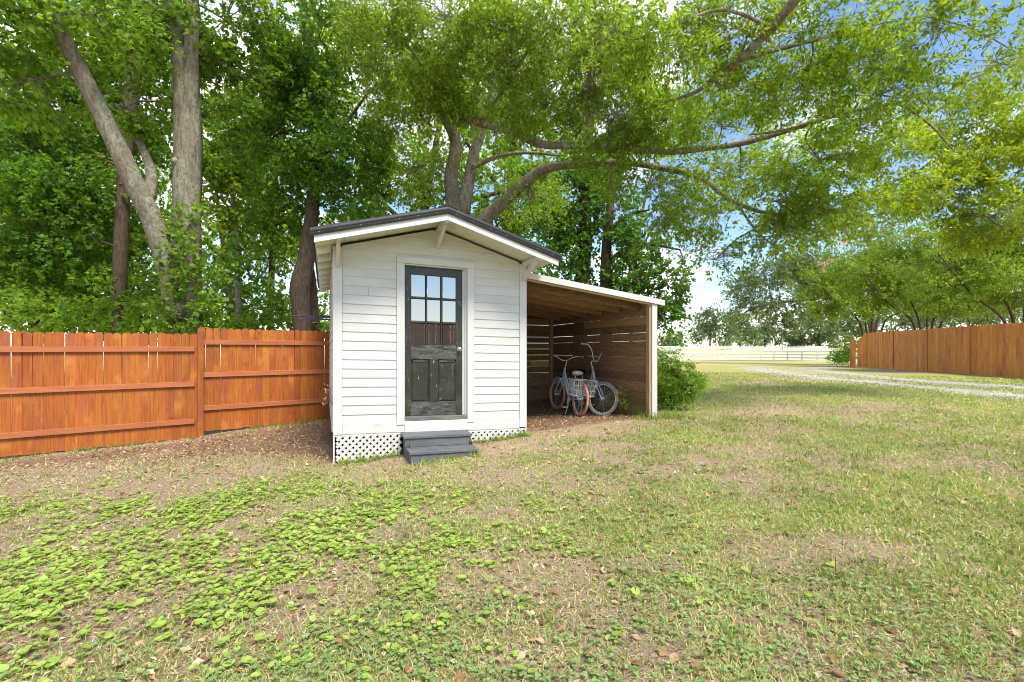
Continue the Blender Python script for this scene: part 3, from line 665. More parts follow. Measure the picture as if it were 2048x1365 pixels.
# dark arm sticking out from the side wall
ax, ay = shed_world(-0.02, 1.6)
arm = empty('metal_arm', (ax, ay, 2.02), TH); tag(arm, 'dark metal arm of two bars sticking out from the shed side over the fence', 'bracket')
MB().box(-0.34, 0.0, -0.02, 0.02, 0.02, 0.06).build('bar', M['blackmetal'], arm); MB().box(-0.34, 0.0, -0.02, 0.02, -0.015, 0.012).build('bar', M['blackmetal'], arm)
MB().tube([(-0.34, 0, 0.042), (-0.56, 0, 0.046)], 0.008, 8).build('rod', M['blackmetal'], arm); MB().tube([(-0.34, 0, 0.0), (-0.54, 0, 0.004)], 0.008, 8).build('rod', M['blackmetal'], arm)
MB().box(-0.37, -0.335, -0.026, 0.026, -0.025, 0.085).build('clamp', M['blackmetal'], arm)

# ------------------------------------------------------------------ steps
sx, sy = shed_world(0.0, 0.0)
steps = empty('wooden_steps', (sx, sy, 0), TH); tag(steps, 'two charcoal painted wooden steps below the black door', 'steps')
def ST_(mb, name, mat='steps'): return mb.build(name, M[mat], steps, shear=SH, bevel=0.004)
ST_(MB().box(0.85, 1.762, -0.362, -0.19, 0.405, 0.440), 'tread'); ST_(MB().box(0.85, 1.762, -0.186, -0.034, 0.405, 0.440), 'tread')
ST_(MB().box(0.868, 1.745, -0.345, -0.318, 0.296, 0.404), 'riser')
ST_(MB().box(0.872, 1.765, -0.665, -0.515, 0.260, 0.295), 'tread'); ST_(MB().box(0.872, 1.765, -0.511, -0.319, 0.260, 0.295), 'tread')
ST_(MB().box(0.888, 1.748, -0.648, -0.620, 0.03, 0.259), 'riser')
for u in (0.888, 1.72): ST_(MB().prism([(-0.619, 0.03), (-0.619, 0.259), (-0.317, 0.259), (-0.317, 0.404), (-0.034, 0.404), (-0.034, 0.03)], u, u + 0.028, 0), 'stringer')

# ------------------------------------------------------------------ lean-to
lean = empty('lean_to_shelter', (SO[0], SO[1], 0), TH); tag(lean, 'open lean-to with dark plank walls and white fascia sheltering the bicycles', 'lean-to')
LU0, LU1, LB = W + 0.03, 5.03, 3.83
ztop = lambda u: 2.640 - 0.129 * (u - 2.72)          # underside of the lean-to roof sheet
def LB_(mb, name, mat, **k): return mb.build(name, M[mat], lean, **k)
rl = LB_(MB().prism([(2.712, ztop(2.712)), (5.26, ztop(5.26)), (5.26, ztop(5.26) + 0.02), (2.712, ztop(2.712) + 0.02)], 0.0, 4.0, 1), 'roof_sheet', 'tin')
LB_(MB().prism([(2.725, ztop(2.725) - 0.036), (5.245, ztop(5.245) - 0.036), (5.245, ztop(5.245) + 0.056), (2.725, ztop(2.725) + 0.056)], -0.03, -0.005, 1), 'fascia_board', 'trim', bevel=0.003)
LB_(MB().prism([(2.725, ztop(2.725) - 0.066), (5.10, ztop(5.10) - 0.066), (5.10, ztop(5.10) - 0.004), (2.725, ztop(2.725) - 0.004)], 0.0, 0.05, 1), 'edge_beam', 'post')
for k in range(6):
    w0 = 0.32 + k * 0.60
    LB_(MB().prism([(2.72, ztop(2.72) - 0.142), (4.985, ztop(4.985) - 0.142), (4.985, ztop(4.985) - 0.002), (2.72, ztop(2.72) - 0.002)], w0, w0 + 0.04, 1), 'rafter', 'plankx')
# posts
for (u, w, nm) in ((4.962, 0.02, 0), (4.94, LB - 0.10, 1)):
    g = gz(*shed_world(u + 0.04, w + 0.04)) - 0.15
    LB_(MB().box(u, u + 0.085, w, w + 0.085, g, ztop(u + 0.085) - 0.004), 'post', 'post', bevel=0.004)
g = gz(*shed_world(5.05, 0)) - 0.10
LB_(MB().box(5.005, 5.108, -0.004, 0.0175, g, ztop(5.108) - 0.037), 'post_cover', 'trim', bevel=0.003)
LB_(MB().box(2.72, 2.80, LB - 0.10, LB - 0.02, 0.2, ztop(2.8) - 0.002), 'post', 'post')
rr = random.Random(12)
z = 0.27; k = 0
while z < 2.30:
    h = 0.141 + rr.uniform(-0.004, 0.002); gap = rr.choice([0.0005, 0.0008, 0.0012, 0.002, 0.003])
    z1 = min(z + h, ztop(5.05) - 0.005)
    if z1 - z < 0.04: break
    # side wall
    if 1.96 < z < 2.10:
        LB_(MB().box(5.034, 5.056, 0.04, 0.62, z, z1), 'wall_plank', 'plankl'); LB_(MB().box(5.034, 5.056, 0.625, 2.3, z, z1), 'wall_plank', 'plankl'); LB_(MB().box(5.034, 5.056, 2.305, LB, z, z1), 'wall_plank', 'plank')
    else:
        a = rr.uniform(-0.002, 0.002)
        V = MB().box(5.034, 5.056, 0.04, LB, z, z1); V.V[0] = V.V[0].copy(); V.V[0][V.V[0][:, 1] > 1, 2] += a
        LB_(V, 'wall_plank', 'moss' if z < 0.62 else 'plank')
    # back wall
    if z < 2.42:
        if 1.10 < z < 1.25:
            LB_(MB().box(2.72, 4.45, LB - 0.018, LB + 0.003, z + 0.004, z1), 'wall_plank', 'plankx'); LB_(MB().box(4.455, 5.03, LB - 0.018, LB + 0.003, z, z1), 'wall_plank', 'plankn')
        else:
            LB_(MB().box(2.72, 5.03, LB - 0.018, LB + 0.003, z + rr.uniform(-0.003, 0.003), z1), 'wall_plank', 'plankx')
    z += h + gap; k += 1
for zz in (2.30,):
    LB_(MB().box(2.72, 5.0, LB - 0.018, LB + 0.003, 2.285, 2.42 - 0.06), 'wall_plank', 'plankx')
LB_(MB().prism([(5.0, 2.34 - 0.07), (5.0, 2.37 - 0.07), (2.72, ztop(2.72) - 0.004), (2.72, 2.365)], LB - 0.018, LB + 0.003, 1), 'wall_plank', 'plankx')

# ------------------------------------------------------------------ fences
def picket_mesh(name, w, h, th, dog=0.025):
    return MB().prism([(-w / 2, 0), (w / 2, 0), (w / 2, h - dog), (w / 2 - dog, h - 0.004), (w / 2 - dog * 1.4, h), (-w / 2 + dog * 1.4, h), (-w / 2 + dog, h - 0.004), (-w / 2, h - dog)], 0, th, 1).arrays()
pk = mesh_np('picket', *picket_mesh('picket', 0.1105, 1.83, 0.016)); pk.materials.append(M['cedar'])
def fence_run(parent, p, q, zb0, zb1, pitch, me, rg, flip=1, jit=0.004, w0=0.1105):
    """pickets from p to q (world xy), standing on zb; local Y points away from the viewer"""
    p = np.array(p, float); q = np.array(q, float); d = q - p; ln = np.linalg.norm(d); d /= ln; an = math.atan2(d[1], d[0])
    n = max(1, int(round(ln / pitch))); pitch = ln / n
    for i in range(n):
        s = (i + 0.5) * pitch; c = p + d * s; f = s / ln
        o = bpy.data.objects.new('picket', me); col.objects.link(o); o.parent = parent
        lx, ly = c[0] - parent.location.x, c[1] - parent.location.y
        o.location = (lx, ly, zb0 * (1 - f) + zb1 * f + rg.normal(0, jit) - parent.location.z)
        o.rotation_euler = (0, rg.normal(0, 0.0025), an + (0 if flip > 0 else math.pi)); o.scale = (pitch / (w0 + 0.0004) * rg.uniform(0.994, 1.0), 1, 1)
    return d, ln, an
rg = np.random.default_rng(3)
A0 = np.array([-9.35, 5.44]); A1 = np.array([-7.44, 6.90]); A2 = np.array([-5.53, 8.36]); A3 = np.array([-5.52, 8.345]); A4 = np.array([-3.74, 9.77]); A5 = np.array([-2.05, 11.14])
fl = empty('picket_fence', (A2[0], A2[1], -0.02)); tag(fl, 'orange stained dog-ear board fence with three rails left of the shed', 'fence')
def rail(parent, p, q, z0, z1, mat, th=0.038, h=0.085, name='rail'):
    p = np.array(p); q = np.array(q); d = (q - p) / np.linalg.norm(q - p); nrm = np.array([d[1], -d[0]])   # towards the viewer
    a = p + nrm * (th / 2 + 0.001); b_ = q + nrm * (th / 2 + 0.001); o3 = np.array(parent.location)
    me_len = np.linalg.norm(q - p); mb = MB().box(0, me_len, -th / 2, th / 2, -h / 2, h / 2)
    o = mb.build(name, mat, parent, bevel=0.003)
    an = math.atan2(d[1], d[0]); o.location = (a[0] - o3[0], a[1] - o3[1], z0 - o3[2]); o.rotation_euler = (0, -math.atan2(z1 - z0, me_len), an)
    return o
for (p, q, zb0, zb1) in ((A0, A1, -0.03, -0.026), (A1, A2, -0.026, -0.016), (A3, A4, 0.09, 0.08), (A4, A5, 0.08, 0.12)):
    fence_run(fl, p, q, zb0, zb1, 0.1125, pk, rg)
for zc in (1.585, 0.975, 0.325):
    rail(fl, A0, A2 - (A2 - A1) * 0.02, zc - 0.05, zc - 0.04, M['cedar_rail'])
for zc in (1.565, 0.99, 0.40):
    rail(fl, A3, A5, zc + 0.10, zc + 0.10, M['cedar_rail'])
dA = (A2 - A1) / np.linalg.norm(A2 - A1); nA = np.array([dA[1], -dA[0]])
for c_, zt_ in ((A2 + dA * 0.035, 1.86), (A1 - dA * 0.0 - dA * 0.09 * 0, None), (A5 - dA * 0.05, 1.9)):
    if zt_ is None: continue
    p = c_ + nA * 0.046
    o = MB().box(-0.046, 0.046, -0.046, 0.046, -0.35, zt_).build('post', M['cedar'], fl, bevel=0.004)
    o.location = (p[0] - fl.location.x, p[1] - fl.location.y, -fl.location.z); o.rotation_euler = (0, 0, math.atan2(dA[1], dA[0]))

# right fence, smooth face towards the lawn
pk2 = mesh_np('picket', *picket_mesh('picket', 0.1385, 1.83, 0.016, 0.03)); pk2.materials.append(M['cedar2'])
B0 = np.array([15.6, 9.2]); B1 = np.array([16.88, 15.66]); B2 = np.array([18.75, 25.2])
fr = empty('picket_fence', (B1[0], B1[1], 0.57)); tag(fr, 'tall brown stained board fence beside the gravel drive', 'fence')
dB, lB, anB = fence_run(fr, B2, B0, 0.55, 0.62, 0.1405, pk2, rg, jit=0.006, w0=0.1385)
nB = np.array([dB[1], -dB[0]])
for k in range(7):   # batten over each panel joint
    c_ = B2 + dB * (0.02 + 2.44 * k) + nB * 0.012
    o = MB().box(-0.05, 0.05, -0.012, 0.012, 0, 1.85).build('joint_board', M['cedar2'], fr); o.location = (c_[0] - fr.location.x, c_[1] - fr.location.y, -0.02); o.rotation_euler = (0, 0, anB)
for k in range(8):   # swept end
    c_ = B2 + np.array([0.03, 1.0]) * (0.09 + 0.15 * k) if k != 4 else None
    if c_ is None: continue
    o = bpy.data.objects.new('picket', pk2); col.objects.link(o); o.parent = fr
    o.location = (c_[0] - fr.location.x, c_[1] - fr.location.y, -0.02); o.rotation_euler = (0, 0, math.atan2(-1, 0.03)); o.scale = (1, 1, max(0.80, 0.99 - 0.06 * k) if k < 4 else 0.82)
for zc in (0.3, 0.95, 1.55):
    o = MB().box(0, lB, -0.02, 0.02, -0.045, 0.045).build('rail', M['cedar_rail'], fr); p = B2 - nB * (0.016 + 0.021)
    o.location = (p[0] - fr.location.x, p[1] - fr.location.y, zc); o.rotation_euler = (0, 0, anB)

# fence on the far side of the yard, behind the viewer: it shows in the door glass
pk3 = pk2.copy(); pk3.materials.clear(); pk3.materials.append(M['cedar_old'])
C0 = np.array([3.0, -5.2]); C1 = np.array([11.5, 0.4])
fb = empty('picket_fence', (C0[0], C0[1], 0.3)); tag(fb, 'brown board fence behind the viewer mirrored in the door glass', 'fence')
fence_run(fb, C0, C1, 0.72, 0.8, 0.1405, pk3, rg, flip=-1, w0=0.1385)
dC = (C1 - C0) / np.linalg.norm(C1 - C0)
for zc in (0.3, 0.95, 1.55):
    o = MB().box(0, np.linalg.norm(C1 - C0), -0.02, 0.02, -0.045, 0.045).build('rail', M['cedar_rail'], fb); o.location = (dC[1] * 0.03, -dC[0] * 0.03, zc + 0.45); o.rotation_euler = (0, 0, math.atan2(dC[1], dC[0]))
for k in range(5):
    o = MB().box(-0.045, 0.045, -0.045, 0.045, -0.4, 2.2).build('post', M['cedar2'], fb); p = dC * k * 2.44; o.location = (p[0] + dC[1] * 0.1, p[1] - dC[0] * 0.1, 0)

# white paddock fences
def paddock(pts, label, n_rail=3, h=1.4, step=2.44, pw=0.17):
    P = np.array(pts, float); root = empty('paddock_fence', (P[0][0], P[0][1], gz(*P[0]))); tag(root, label, 'fence', 'white paddock fences')
    seg = np.linalg.norm(np.diff(P, axis=0), axis=1); cum = np.append(0, np.cumsum(seg)); n = int(cum[-1] / step)
    s = np.arange(n + 1) * step; x = np.interp(s, cum, P[:, 0]); y = np.interp(s, cum, P[:, 1]); z = ground(x, y)
    me = MB().box(-pw / 2, pw / 2, -pw / 2, pw / 2, -0.1, h).arrays(); me = mesh_np('post', *me); me.materials.append(M['farwhite'])
    L0 = np.array(root.location)
    for i in range(n + 1):
        o = bpy.data.objects.new('post', me); col.objects.link(o); o.parent = root; o.location = (x[i] - L0[0], y[i] - L0[1], z[i] - L0[2])
    for i in range(n):
        for r_ in range(n_rail):
            zz = h * (0.30 + 0.30 * r_)
            a = np.array([x[i], y[i], z[i] + zz]) - L0; b_ = np.array([x[i + 1], y[i + 1], z[i + 1] + zz]) - L0
            MB().bar(a, b_, 0.06, 0.19).build('rail', M['farwhite'], root)
paddock([(44.5, 52.0), (42, 60), (33, 92), (24, 118)], 'white three-rail paddock fence at the near edge of the dry field')
paddock([(52, 178), (90, 183), (128, 190)], 'low white paddock fence across the far side of the dry field', 3, 1.3, 2.5, 0.16)
# utility pole
ux_, uy_ = 105.2, 185.0; pole = empty('utility_pole', (ux_, uy_, gz(ux_, uy_))); tag(pole, 'pale utility pole standing before the distant trees', 'pole')
MB().tube([(0, 0, -0.3), (0, 0, 8.2)], [0.2, 0.15], 10).build('pole_shaft', M['tin'], pole); MB().box(-0.9, 0.9, -0.06, 0.06, 7.7, 7.85).build('crossarm', M['tin'], pole)

# ------------------------------------------------------------------ bicycles
M['tyre_grey'] = pm('grey_tyre', [(0.3, (0.22, 0.21, 0.20)), (0.7, (0.36, 0.345, 0.33))], 20, rough=0.85, bump=0.2)
M['tyre_tan'] = pm('tan_tyre', [(0.3, (0.483, 0.207, 0.115)), (0.7, (0.667, 0.345, 0.2185))], 8, rough=0.8, bump=0.2)
M['chrome'] = pm('dull_chrome', [(0.3, (0.6, 0.6, 0.6)), (0.7, (0.84, 0.828, 0.804))], 20, rough=0.4, metal=0.25, bump=0, marks=[((0.25, 0.12, 0.06), 30, 0.62, 0.75, (1, 1, 1))])
M['blue'] = pm('pale_blue_enamel', [(0.3, (0.375, 0.7, 0.7875)), (0.7, (0.5, 0.825, 0.85))], 9, rough=0.35, bump=0.05, spec=0.5)
M['teal'] = pm('silver_blue_enamel', [(0.3, (0.432, 0.54, 0.576)), (0.7, (0.552, 0.66, 0.684))], 9, rough=0.35, bump=0.05, spec=0.5)
M['saddle_w'] = pm('cream_vinyl', [(0.3, (0.62, 0.56, 0.50)), (0.7, (0.74, 0.69, 0.64))], 9, rough=0.5, bump=0.1)
M['saddle_b'] = pm('black_vinyl', [(0.3, (0.012, 0.012, 0.013)), (0.7, (0.03, 0.03, 0.03))], 9, rough=0.4, bump=0.1)
M['basket'] = pm('white_wire', [(0.3, (0.713, 0.713, 0.69)), (0.7, (0.85, 0.85, 0.8395))], 9, rough=0.45, bump=0)
M['grip'] = pm('cream_grip', [(0.3, (0.42, 0.33, 0.27)), (0.7, (0.6, 0.5, 0.42))], 9, rough=0.7, bump=0.1)
def rotz(p, a, c): p = np.array(p, float) - c; s, k = math.sin(a), math.cos(a); return np.array([p[0] * k - p[1] * s, p[0] * s + p[1] * k, p[2]]) + c
def bicycle(label, x, y, heading, lean_, steer, tyre, paint, saddle, bars, zfix, baskets=True):
    root = empty('bicycle', (x, y, zfix)); root.rotation_mode = 'XYZ'
    root.rotation_euler = Matrix.Rotation(heading, 4, 'Z').to_3x3().__matmul__(Matrix.Rotation(lean_, 3, 'X')).to_euler()
    tag(root, label, 'bicycle')
    RW, WB = 0.335, 1.08
    # rear axle at x=0, front axle at x=WB; steering axis through head tube
    h0 = np.array([WB - 0.30, 0, 0.90]); h1 = np.array([WB - 0.225, 0, 0.70]); axis = (h0 - h1) / np.linalg.norm(h0 - h1)
    def steerp(P):
        P = np.asarray(P, float) - h1; k = axis; c, s = math.cos(steer), math.sin(steer)
        return P * c + np.cross(k, P) * s + np.outer(P @ k, k) * (1 - c) + h1
    def part(mb, name, mat, par=root, st=False, smooth=True):
        if st: mb.V = [steerp(v) for v in mb.V]
        return mb.build(name, M[mat], par, smooth=smooth)
    for cx_, st in ((0.0, False), (WB, True)):
        c = (cx_, 0, RW)
        mb = MB(); mb.tube([(cx_, -0.05, RW), (cx_, 0.05, RW)], 0.022, 10); wh = part(mb, 'wheel', 'chrome', st=st)
        part(MB().torus(c, RW - 0.027, 0.027, 44, 10), 'tyre', tyre, wh, st)
        part(MB().torus(c, RW - 0.060, 0.012, 44, 6), 'rim', 'chrome', wh, st)
        mb = MB()
        for q in range(32):
            a = q / 32 * 2 * math.pi; a2 = a + (0.35 if q % 2 else -0.35); sd = 0.035 if q % 4 < 2 else -0.035
            mb.tube([(cx_ + 0.02 * math.cos(a2), sd, RW + 0.02 * math.sin(a2)), (cx_ + (RW - 0.065) * math.cos(a), 0, RW + (RW - 0.065) * math.sin(a))], 0.0016, 3, caps=False)
        part(mb, 'spoke_set', 'chrome', wh, st, False)
        # fender arc
        f0, f1 = (0.55, 2.9) if cx_ == 0 else (0.9, 2.6)
        if baskets and cx_ > 0:
            tt = np.linspace(f0, f1, 14); V = []; 
            for a in tt:
                for s_ in (-0.032, -0.02, 0.02, 0.032):
                    rr_ = RW + (0.022 if abs(s_) < 0.03 else 0.010); V.append((cx_ + rr_ * math.cos(a) * (1 if cx_ == 0 else 1), s_, RW + rr_ * math.sin(a)))
            q = [(i * 4 + j, (i + 1) * 4 + j, (i + 1) * 4 + j + 1, i * 4 + j + 1) for i in range(13) for j in range(3)]
            part(MB().add(V, q), 'fender', 'chrome' if paint == 'teal' else paint, st=st)
    bb = np.array([0.44, 0, 0.29]); stt = np.array([0.30, 0, 0.66])
    mb = MB()
    mb.tube([h1 + (h1 - h0) * 0.05, h0], 0.022, 12)
    mb.tube([h0 * 0.25 + h1 * 0.75, (0.60, 0, 0.42), bb], 0.023, 12, sub=5); mb.tube([h0 * 0.75 + h1 * 0.25, (0.62, 0, 0.60), (0.375, 0, 0.47)], 0.017, 10, sub=5)
    mb.tube([bb, stt], 0.017, 10); mb.tube([bb - [0, .035, 0], bb + [0, .035, 0]], 0.026, 10)
    for s_ in (-0.055, 0.055):
        mb.tube([bb + [-0.02, s_ * 0.5, 0], (0.12, s_, 0.315), (0, s_, RW)], 0.010, 8, sub=4); mb.tube([stt + [0.01, s_ * 0.3, -0.06], (0.1, s_, 0.46), (0, s_, RW)], 0.009, 8, sub=4)
    part(mb, 'frame', paint)
    mb = MB()
    for s_ in (-0.058, 0.058): mb.tube([(h1 + [0.012, s_ * 0.75, -0.03]), (WB - 0.10, s_, 0.52), (WB, s_, RW)], [0.014, 0.012, 0.009], 8, sub=4)
    mb.tube([h1 + [0.012, -0.05, -0.03], h1 + [0.012, 0.05, -0.03]], 0.014, 8)
    part(mb, 'fork', paint, st=True)
    part(MB().tube([stt - [-.02, 0, 0.05], stt + [-0.03, 0, 0.11]], 0.013, 8), 'seat_post', 'chrome')
    # saddle: broad at the back, narrow nose
    sec = [(-0.15, 0.055, 0.03), (-0.12, 0.105, 0.045), (-0.06, 0.118, 0.05), (0.0, 0.085, 0.045), (0.06, 0.045, 0.04), (0.12, 0.030, 0.03), (0.15, 0.012, 0.02)]
    V = []; kk = 10; base = stt + [-0.04, 0, 0.13]
    for sx_, hw, hh in sec:
        for q in range(kk):
            a = 2 * math.pi * q / kk; V.append(base + [sx_, hw * math.cos(a), hh * math.sin(a) * (1.0 if math.sin(a) > 0 else 0.8) + (0.03 if sx_ < -0.05 else 0.0)])
    q = [(i * kk + j, i * kk + (j + 1) % kk, (i + 1) * kk + (j + 1) % kk, (i + 1) * kk + j) for i in range(6) for j in range(kk)]
    part(MB().add(V, q, [(0, j + 1, j) for j in range(1, kk - 1)]), 'saddle', saddle)
    # stem and bars
    top = h0 + axis * 0.14; mb = MB(); mb.tube([h0, top, top + [0.06, 0, 0.02]], 0.012, 8, sub=3)
    hb = part(mb, 'handlebar_stem', 'chrome', st=True)
    c = top + [0.06, 0, 0.02]
    mb = MB()
    for s_ in (-1, 1):
        mb.tube([c + [p[0], s_ * p[1], p[2]] for p in bars], 0.0105, 8, sub=5)
        g0 = c + [bars[-2][0], s_ * bars[-2][1], bars[-2][2]]; g1 = c + [bars[-1][0], s_ * bars[-1][1], bars[-1][2]]; g0 = g1 + (g0 - g1) * 0.6
        part(MB().tube([g0, g1, g1 + (g1 - g0) * 0.06], [0.017, 0.018, 0.020], 10), 'grip', 'grip', hb, True)
    part(mb, 'handlebar', 'chrome', hb, True)
    # wire baskets hung on either side of the rear wheel
    for sd in ((-1, 1) if baskets else ()):
        mb = MB(); xa, xb, za, zb_ = -0.17, 0.15, 0.40, 0.70
        def ring(z, g):
            y0, y1 = sd * 0.075, sd * (0.20 + g); return [(xa - g, y0, z), (xb + g, y0, z), (xb + g, y1, z), (xa - g, y1, z)]
        for z, g, r_ in ((za, 0, 0.004), (za + 0.10, 0.014, 0.0025), (za + 0.20, 0.028, 0.0025), (zb_, 0.042, 0.006)):
            P = ring(z, g)
            for a in range(4): mb.tube([P[a], P[(a + 1) % 4]], r_, 5)
        lo, hi = ring(za, 0), ring(zb_, 0.042)
        for a in range(4):
            n = 8 if a % 2 == 0 else 4
            for q in range(n):
                f = q / n; p = np.array(lo[a]) * (1 - f) + np.array(lo[(a + 1) % 4]) * f; r_ = np.array(hi[a]) * (1 - f) + np.array(hi[(a + 1) % 4]) * f
                mb.tube([p, r_], 0.0024, 4, caps=False)
        for q in range(1, 8): mb.tube([np.array(lo[0]) + (np.array(lo[1]) - lo[0]) * q / 8, np.array(lo[3]) + (np.array(lo[2]) - lo[3]) * q / 8], 0.0028, 4, caps=False)
        part(mb, 'basket', 'basket', smooth=False)
    if baskets:
        mb = MB()
        for s_ in (-0.07, 0.07): mb.tube([(-0.16, s_, 0.71), (0.16, s_, 0.71)], 0.006, 6); mb.tube([(-0.02, s_, 0.71), (0, s_, RW)], 0.005, 6)
        mb.tube([(-0.16, -0.07, 0.71), (-0.16, 0.07, 0.71)], 0.006, 6); mb.tube([(0.16, -0.07, 0.71), (0.16, 0.07, 0.71)], 0.006, 6)
        part(mb, 'rear_rack', 'chrome')
    # drive
    mb = MB(); mb.tube([bb + [0, 0.045, 0], bb + [0, 0.05, 0]], 0.085, 24); mb.tube([bb + [0, 0.06, 0], bb + [-0.05, 0.075, -0.155]], 0.010, 6); mb.tube([bb + [0, -0.06, 0], bb + [0.05, -0.075, 0.155]], 0.010, 6)
    cr = part(mb, 'crank', 'chrome')
    for s_, o_ in ((1, bb + [-0.05, 0.13, -0.155]), (-1, bb + [0.05, -0.13, 0.155])):
        part(MB().box(o_[0] - 0.045, o_[0] + 0.045, o_[1] - 0.05, o_[1] + 0.05, o_[2] - 0.012, o_[2] + 0.012), 'pedal', 'saddle_w', cr, smooth=False)
    part(MB().box(0.0, 0.44, 0.058, 0.064, 0.36, 0.40), 'chain_guard', paint, smooth=False)
    part(MB().tube([bb + [-0.06, 0.03, -0.01], bb + [-0.16, 0.16, -0.275]], 0.008, 6), 'kickstand', 'chrome')
    return root
bars1 = [(0, 0.0, 0), (0.02, 0.07, 0.005), (0.02, 0.17, 0.06), (-0.05, 0.27, 0.09), (-0.17, 0.33, 0.08)]
bars2 = [(0, 0.0, 0), (0.03, 0.08, 0.02), (0.03, 0.19, 0.19), (-0.03, 0.26, 0.28), (-0.15, 0.30, 0.29)]
bicycle('pale blue cruiser bicycle with tan tyres, cream saddle and wire side baskets', 1.27, 9.0, math.atan2(1.05, -0.34), 0.075, 0.10, 'tyre_tan', 'blue', 'saddle_w', bars1, 0.262)
bicycle('silver bicycle with grey tyres and black saddle leaning near the lean-to wall', 1.40, 10.08, math.atan2(-1.04, 0.30), 0.04, 0.62, 'tyre_grey', 'teal', 'saddle_b', bars2, 0.262, False)

# ------------------------------------------------------------------ trees
def leaf_sprays(rg, C, RAD, n_leaf, L, ratio, per=11, spread=0.32, gap=0.42, gsc=1.0, droop=0.25, seed=0, tilt=0.75):
    """leaves hung on twigs scattered through ellipsoids; returns vertices, quads, twig starts and ends"""
    VS, TW = [], []
    for c, r, n in zip(C, RAD, n_leaf):
        m = max(int(n / per), 4)
        # twig anchors, denser towards the outside, holes where the noise is low
        K = m * 4
        d = rg.normal(size=(K, 3)); d /= np.linalg.norm(d, axis=1, keepdims=True)
        rad = rg.uniform(0.12, 1.0, K) ** 0.5
        p = d * rad[:, None] * r + c
        ns = 0.5 * fbm(p[:, 0] + p[:, 2] * 0.7, p[:, 1] - p[:, 2] * 0.6, gsc, 3, seed) + 0.5 * fbm(p[:, 0] - 9 + p[:, 1] * 0.3, p[:, 2], gsc * 1.3, 3, seed + 5)
        ok = np.argsort(-(ns + rg.normal(0, 0.05, K) * 1.0))[: int(K * (1 - gap))]
        ok = rg.permutation(ok)[:m]
        p = p[ok]; d = d[ok]; m = len(p)
        td = d * np.array([1, 1, 0.6]) + rg.normal(0, 0.45, (m, 3)) + np.array([0, 0, -droop]); td /= np.linalg.norm(td, axis=1, keepdims=True)
        ln = rg.uniform(0.6, 1.3, m) * spread
        TW.append(np.stack([p - td * ln[:, None] * 0.25, p + td * ln[:, None]], 1))
        tpar = rg.uniform(-0.05, 1.05, (m, per))
        q = p[:, None] + td[:, None] * (ln[:, None] * tpar)[..., None] + rg.normal(0, 0.13, (m, per, 3)) * ln[:, None, None]
        ld = td[:, None] * 0.6 + rg.normal(0, 0.6, (m, per, 3)) + np.array([0, 0, -0.18]); ld /= np.linalg.norm(ld, axis=-1, keepdims=True)
        up = rg.normal(0, tilt, (m, per, 3)) + np.array([0, 0, 0.8]); sd = np.cross(ld, up); sd /= np.maximum(np.linalg.norm(sd, axis=-1, keepdims=True), 1e-6)
        nr = np.cross(sd, ld)
        s = L * rg.uniform(0.65, 1.25, (m, per, 1)); w = s * ratio * 0.5
        a = q; b_ = q + ld * s * 0.52 + sd * w + nr * s * 0.07; e = q + ld * s - nr * s * 0.05; f = q + ld * s * 0.52 - sd * w + nr * s * 0.07
        VS.append(np.stack([a, b_, e, f], 2).reshape(-1, 3))
    V = np.concatenate(VS); Q = np.arange(len(V)).reshape(-1, 4)
    return V, Q, np.concatenate(TW)
def twig_mesh(TW, r):
    """three-sided twigs"""
    a, b_ = TW[:, 0], TW[:, 1]; d = b_ - a; ref = np.array([0.2, 0.3, 0.93]); s = np.cross(d, ref); s /= np.maximum(np.linalg.norm(s, axis=1, keepdims=True), 1e-6); u = np.cross(d, s); u /= np.maximum(np.linalg.norm(u, axis=1, keepdims=True), 1e-6)
    o = [s * r, (-0.5 * s + 0.87 * u) * r, (-0.5 * s - 0.87 * u) * r]
    V = np.stack([a + o[0], a + o[1], a + o[2], b_], 1).reshape(-1, 3); n = len(a); i = np.arange(n)[:, None] * 4
    T = np.concatenate([i + np.array([[0, 1, 3]]), i + np.array([[1, 2, 3]]), i + np.array([[2, 0, 3]])])
    return V, T
n_leaves_total = 0
COV = 1.9
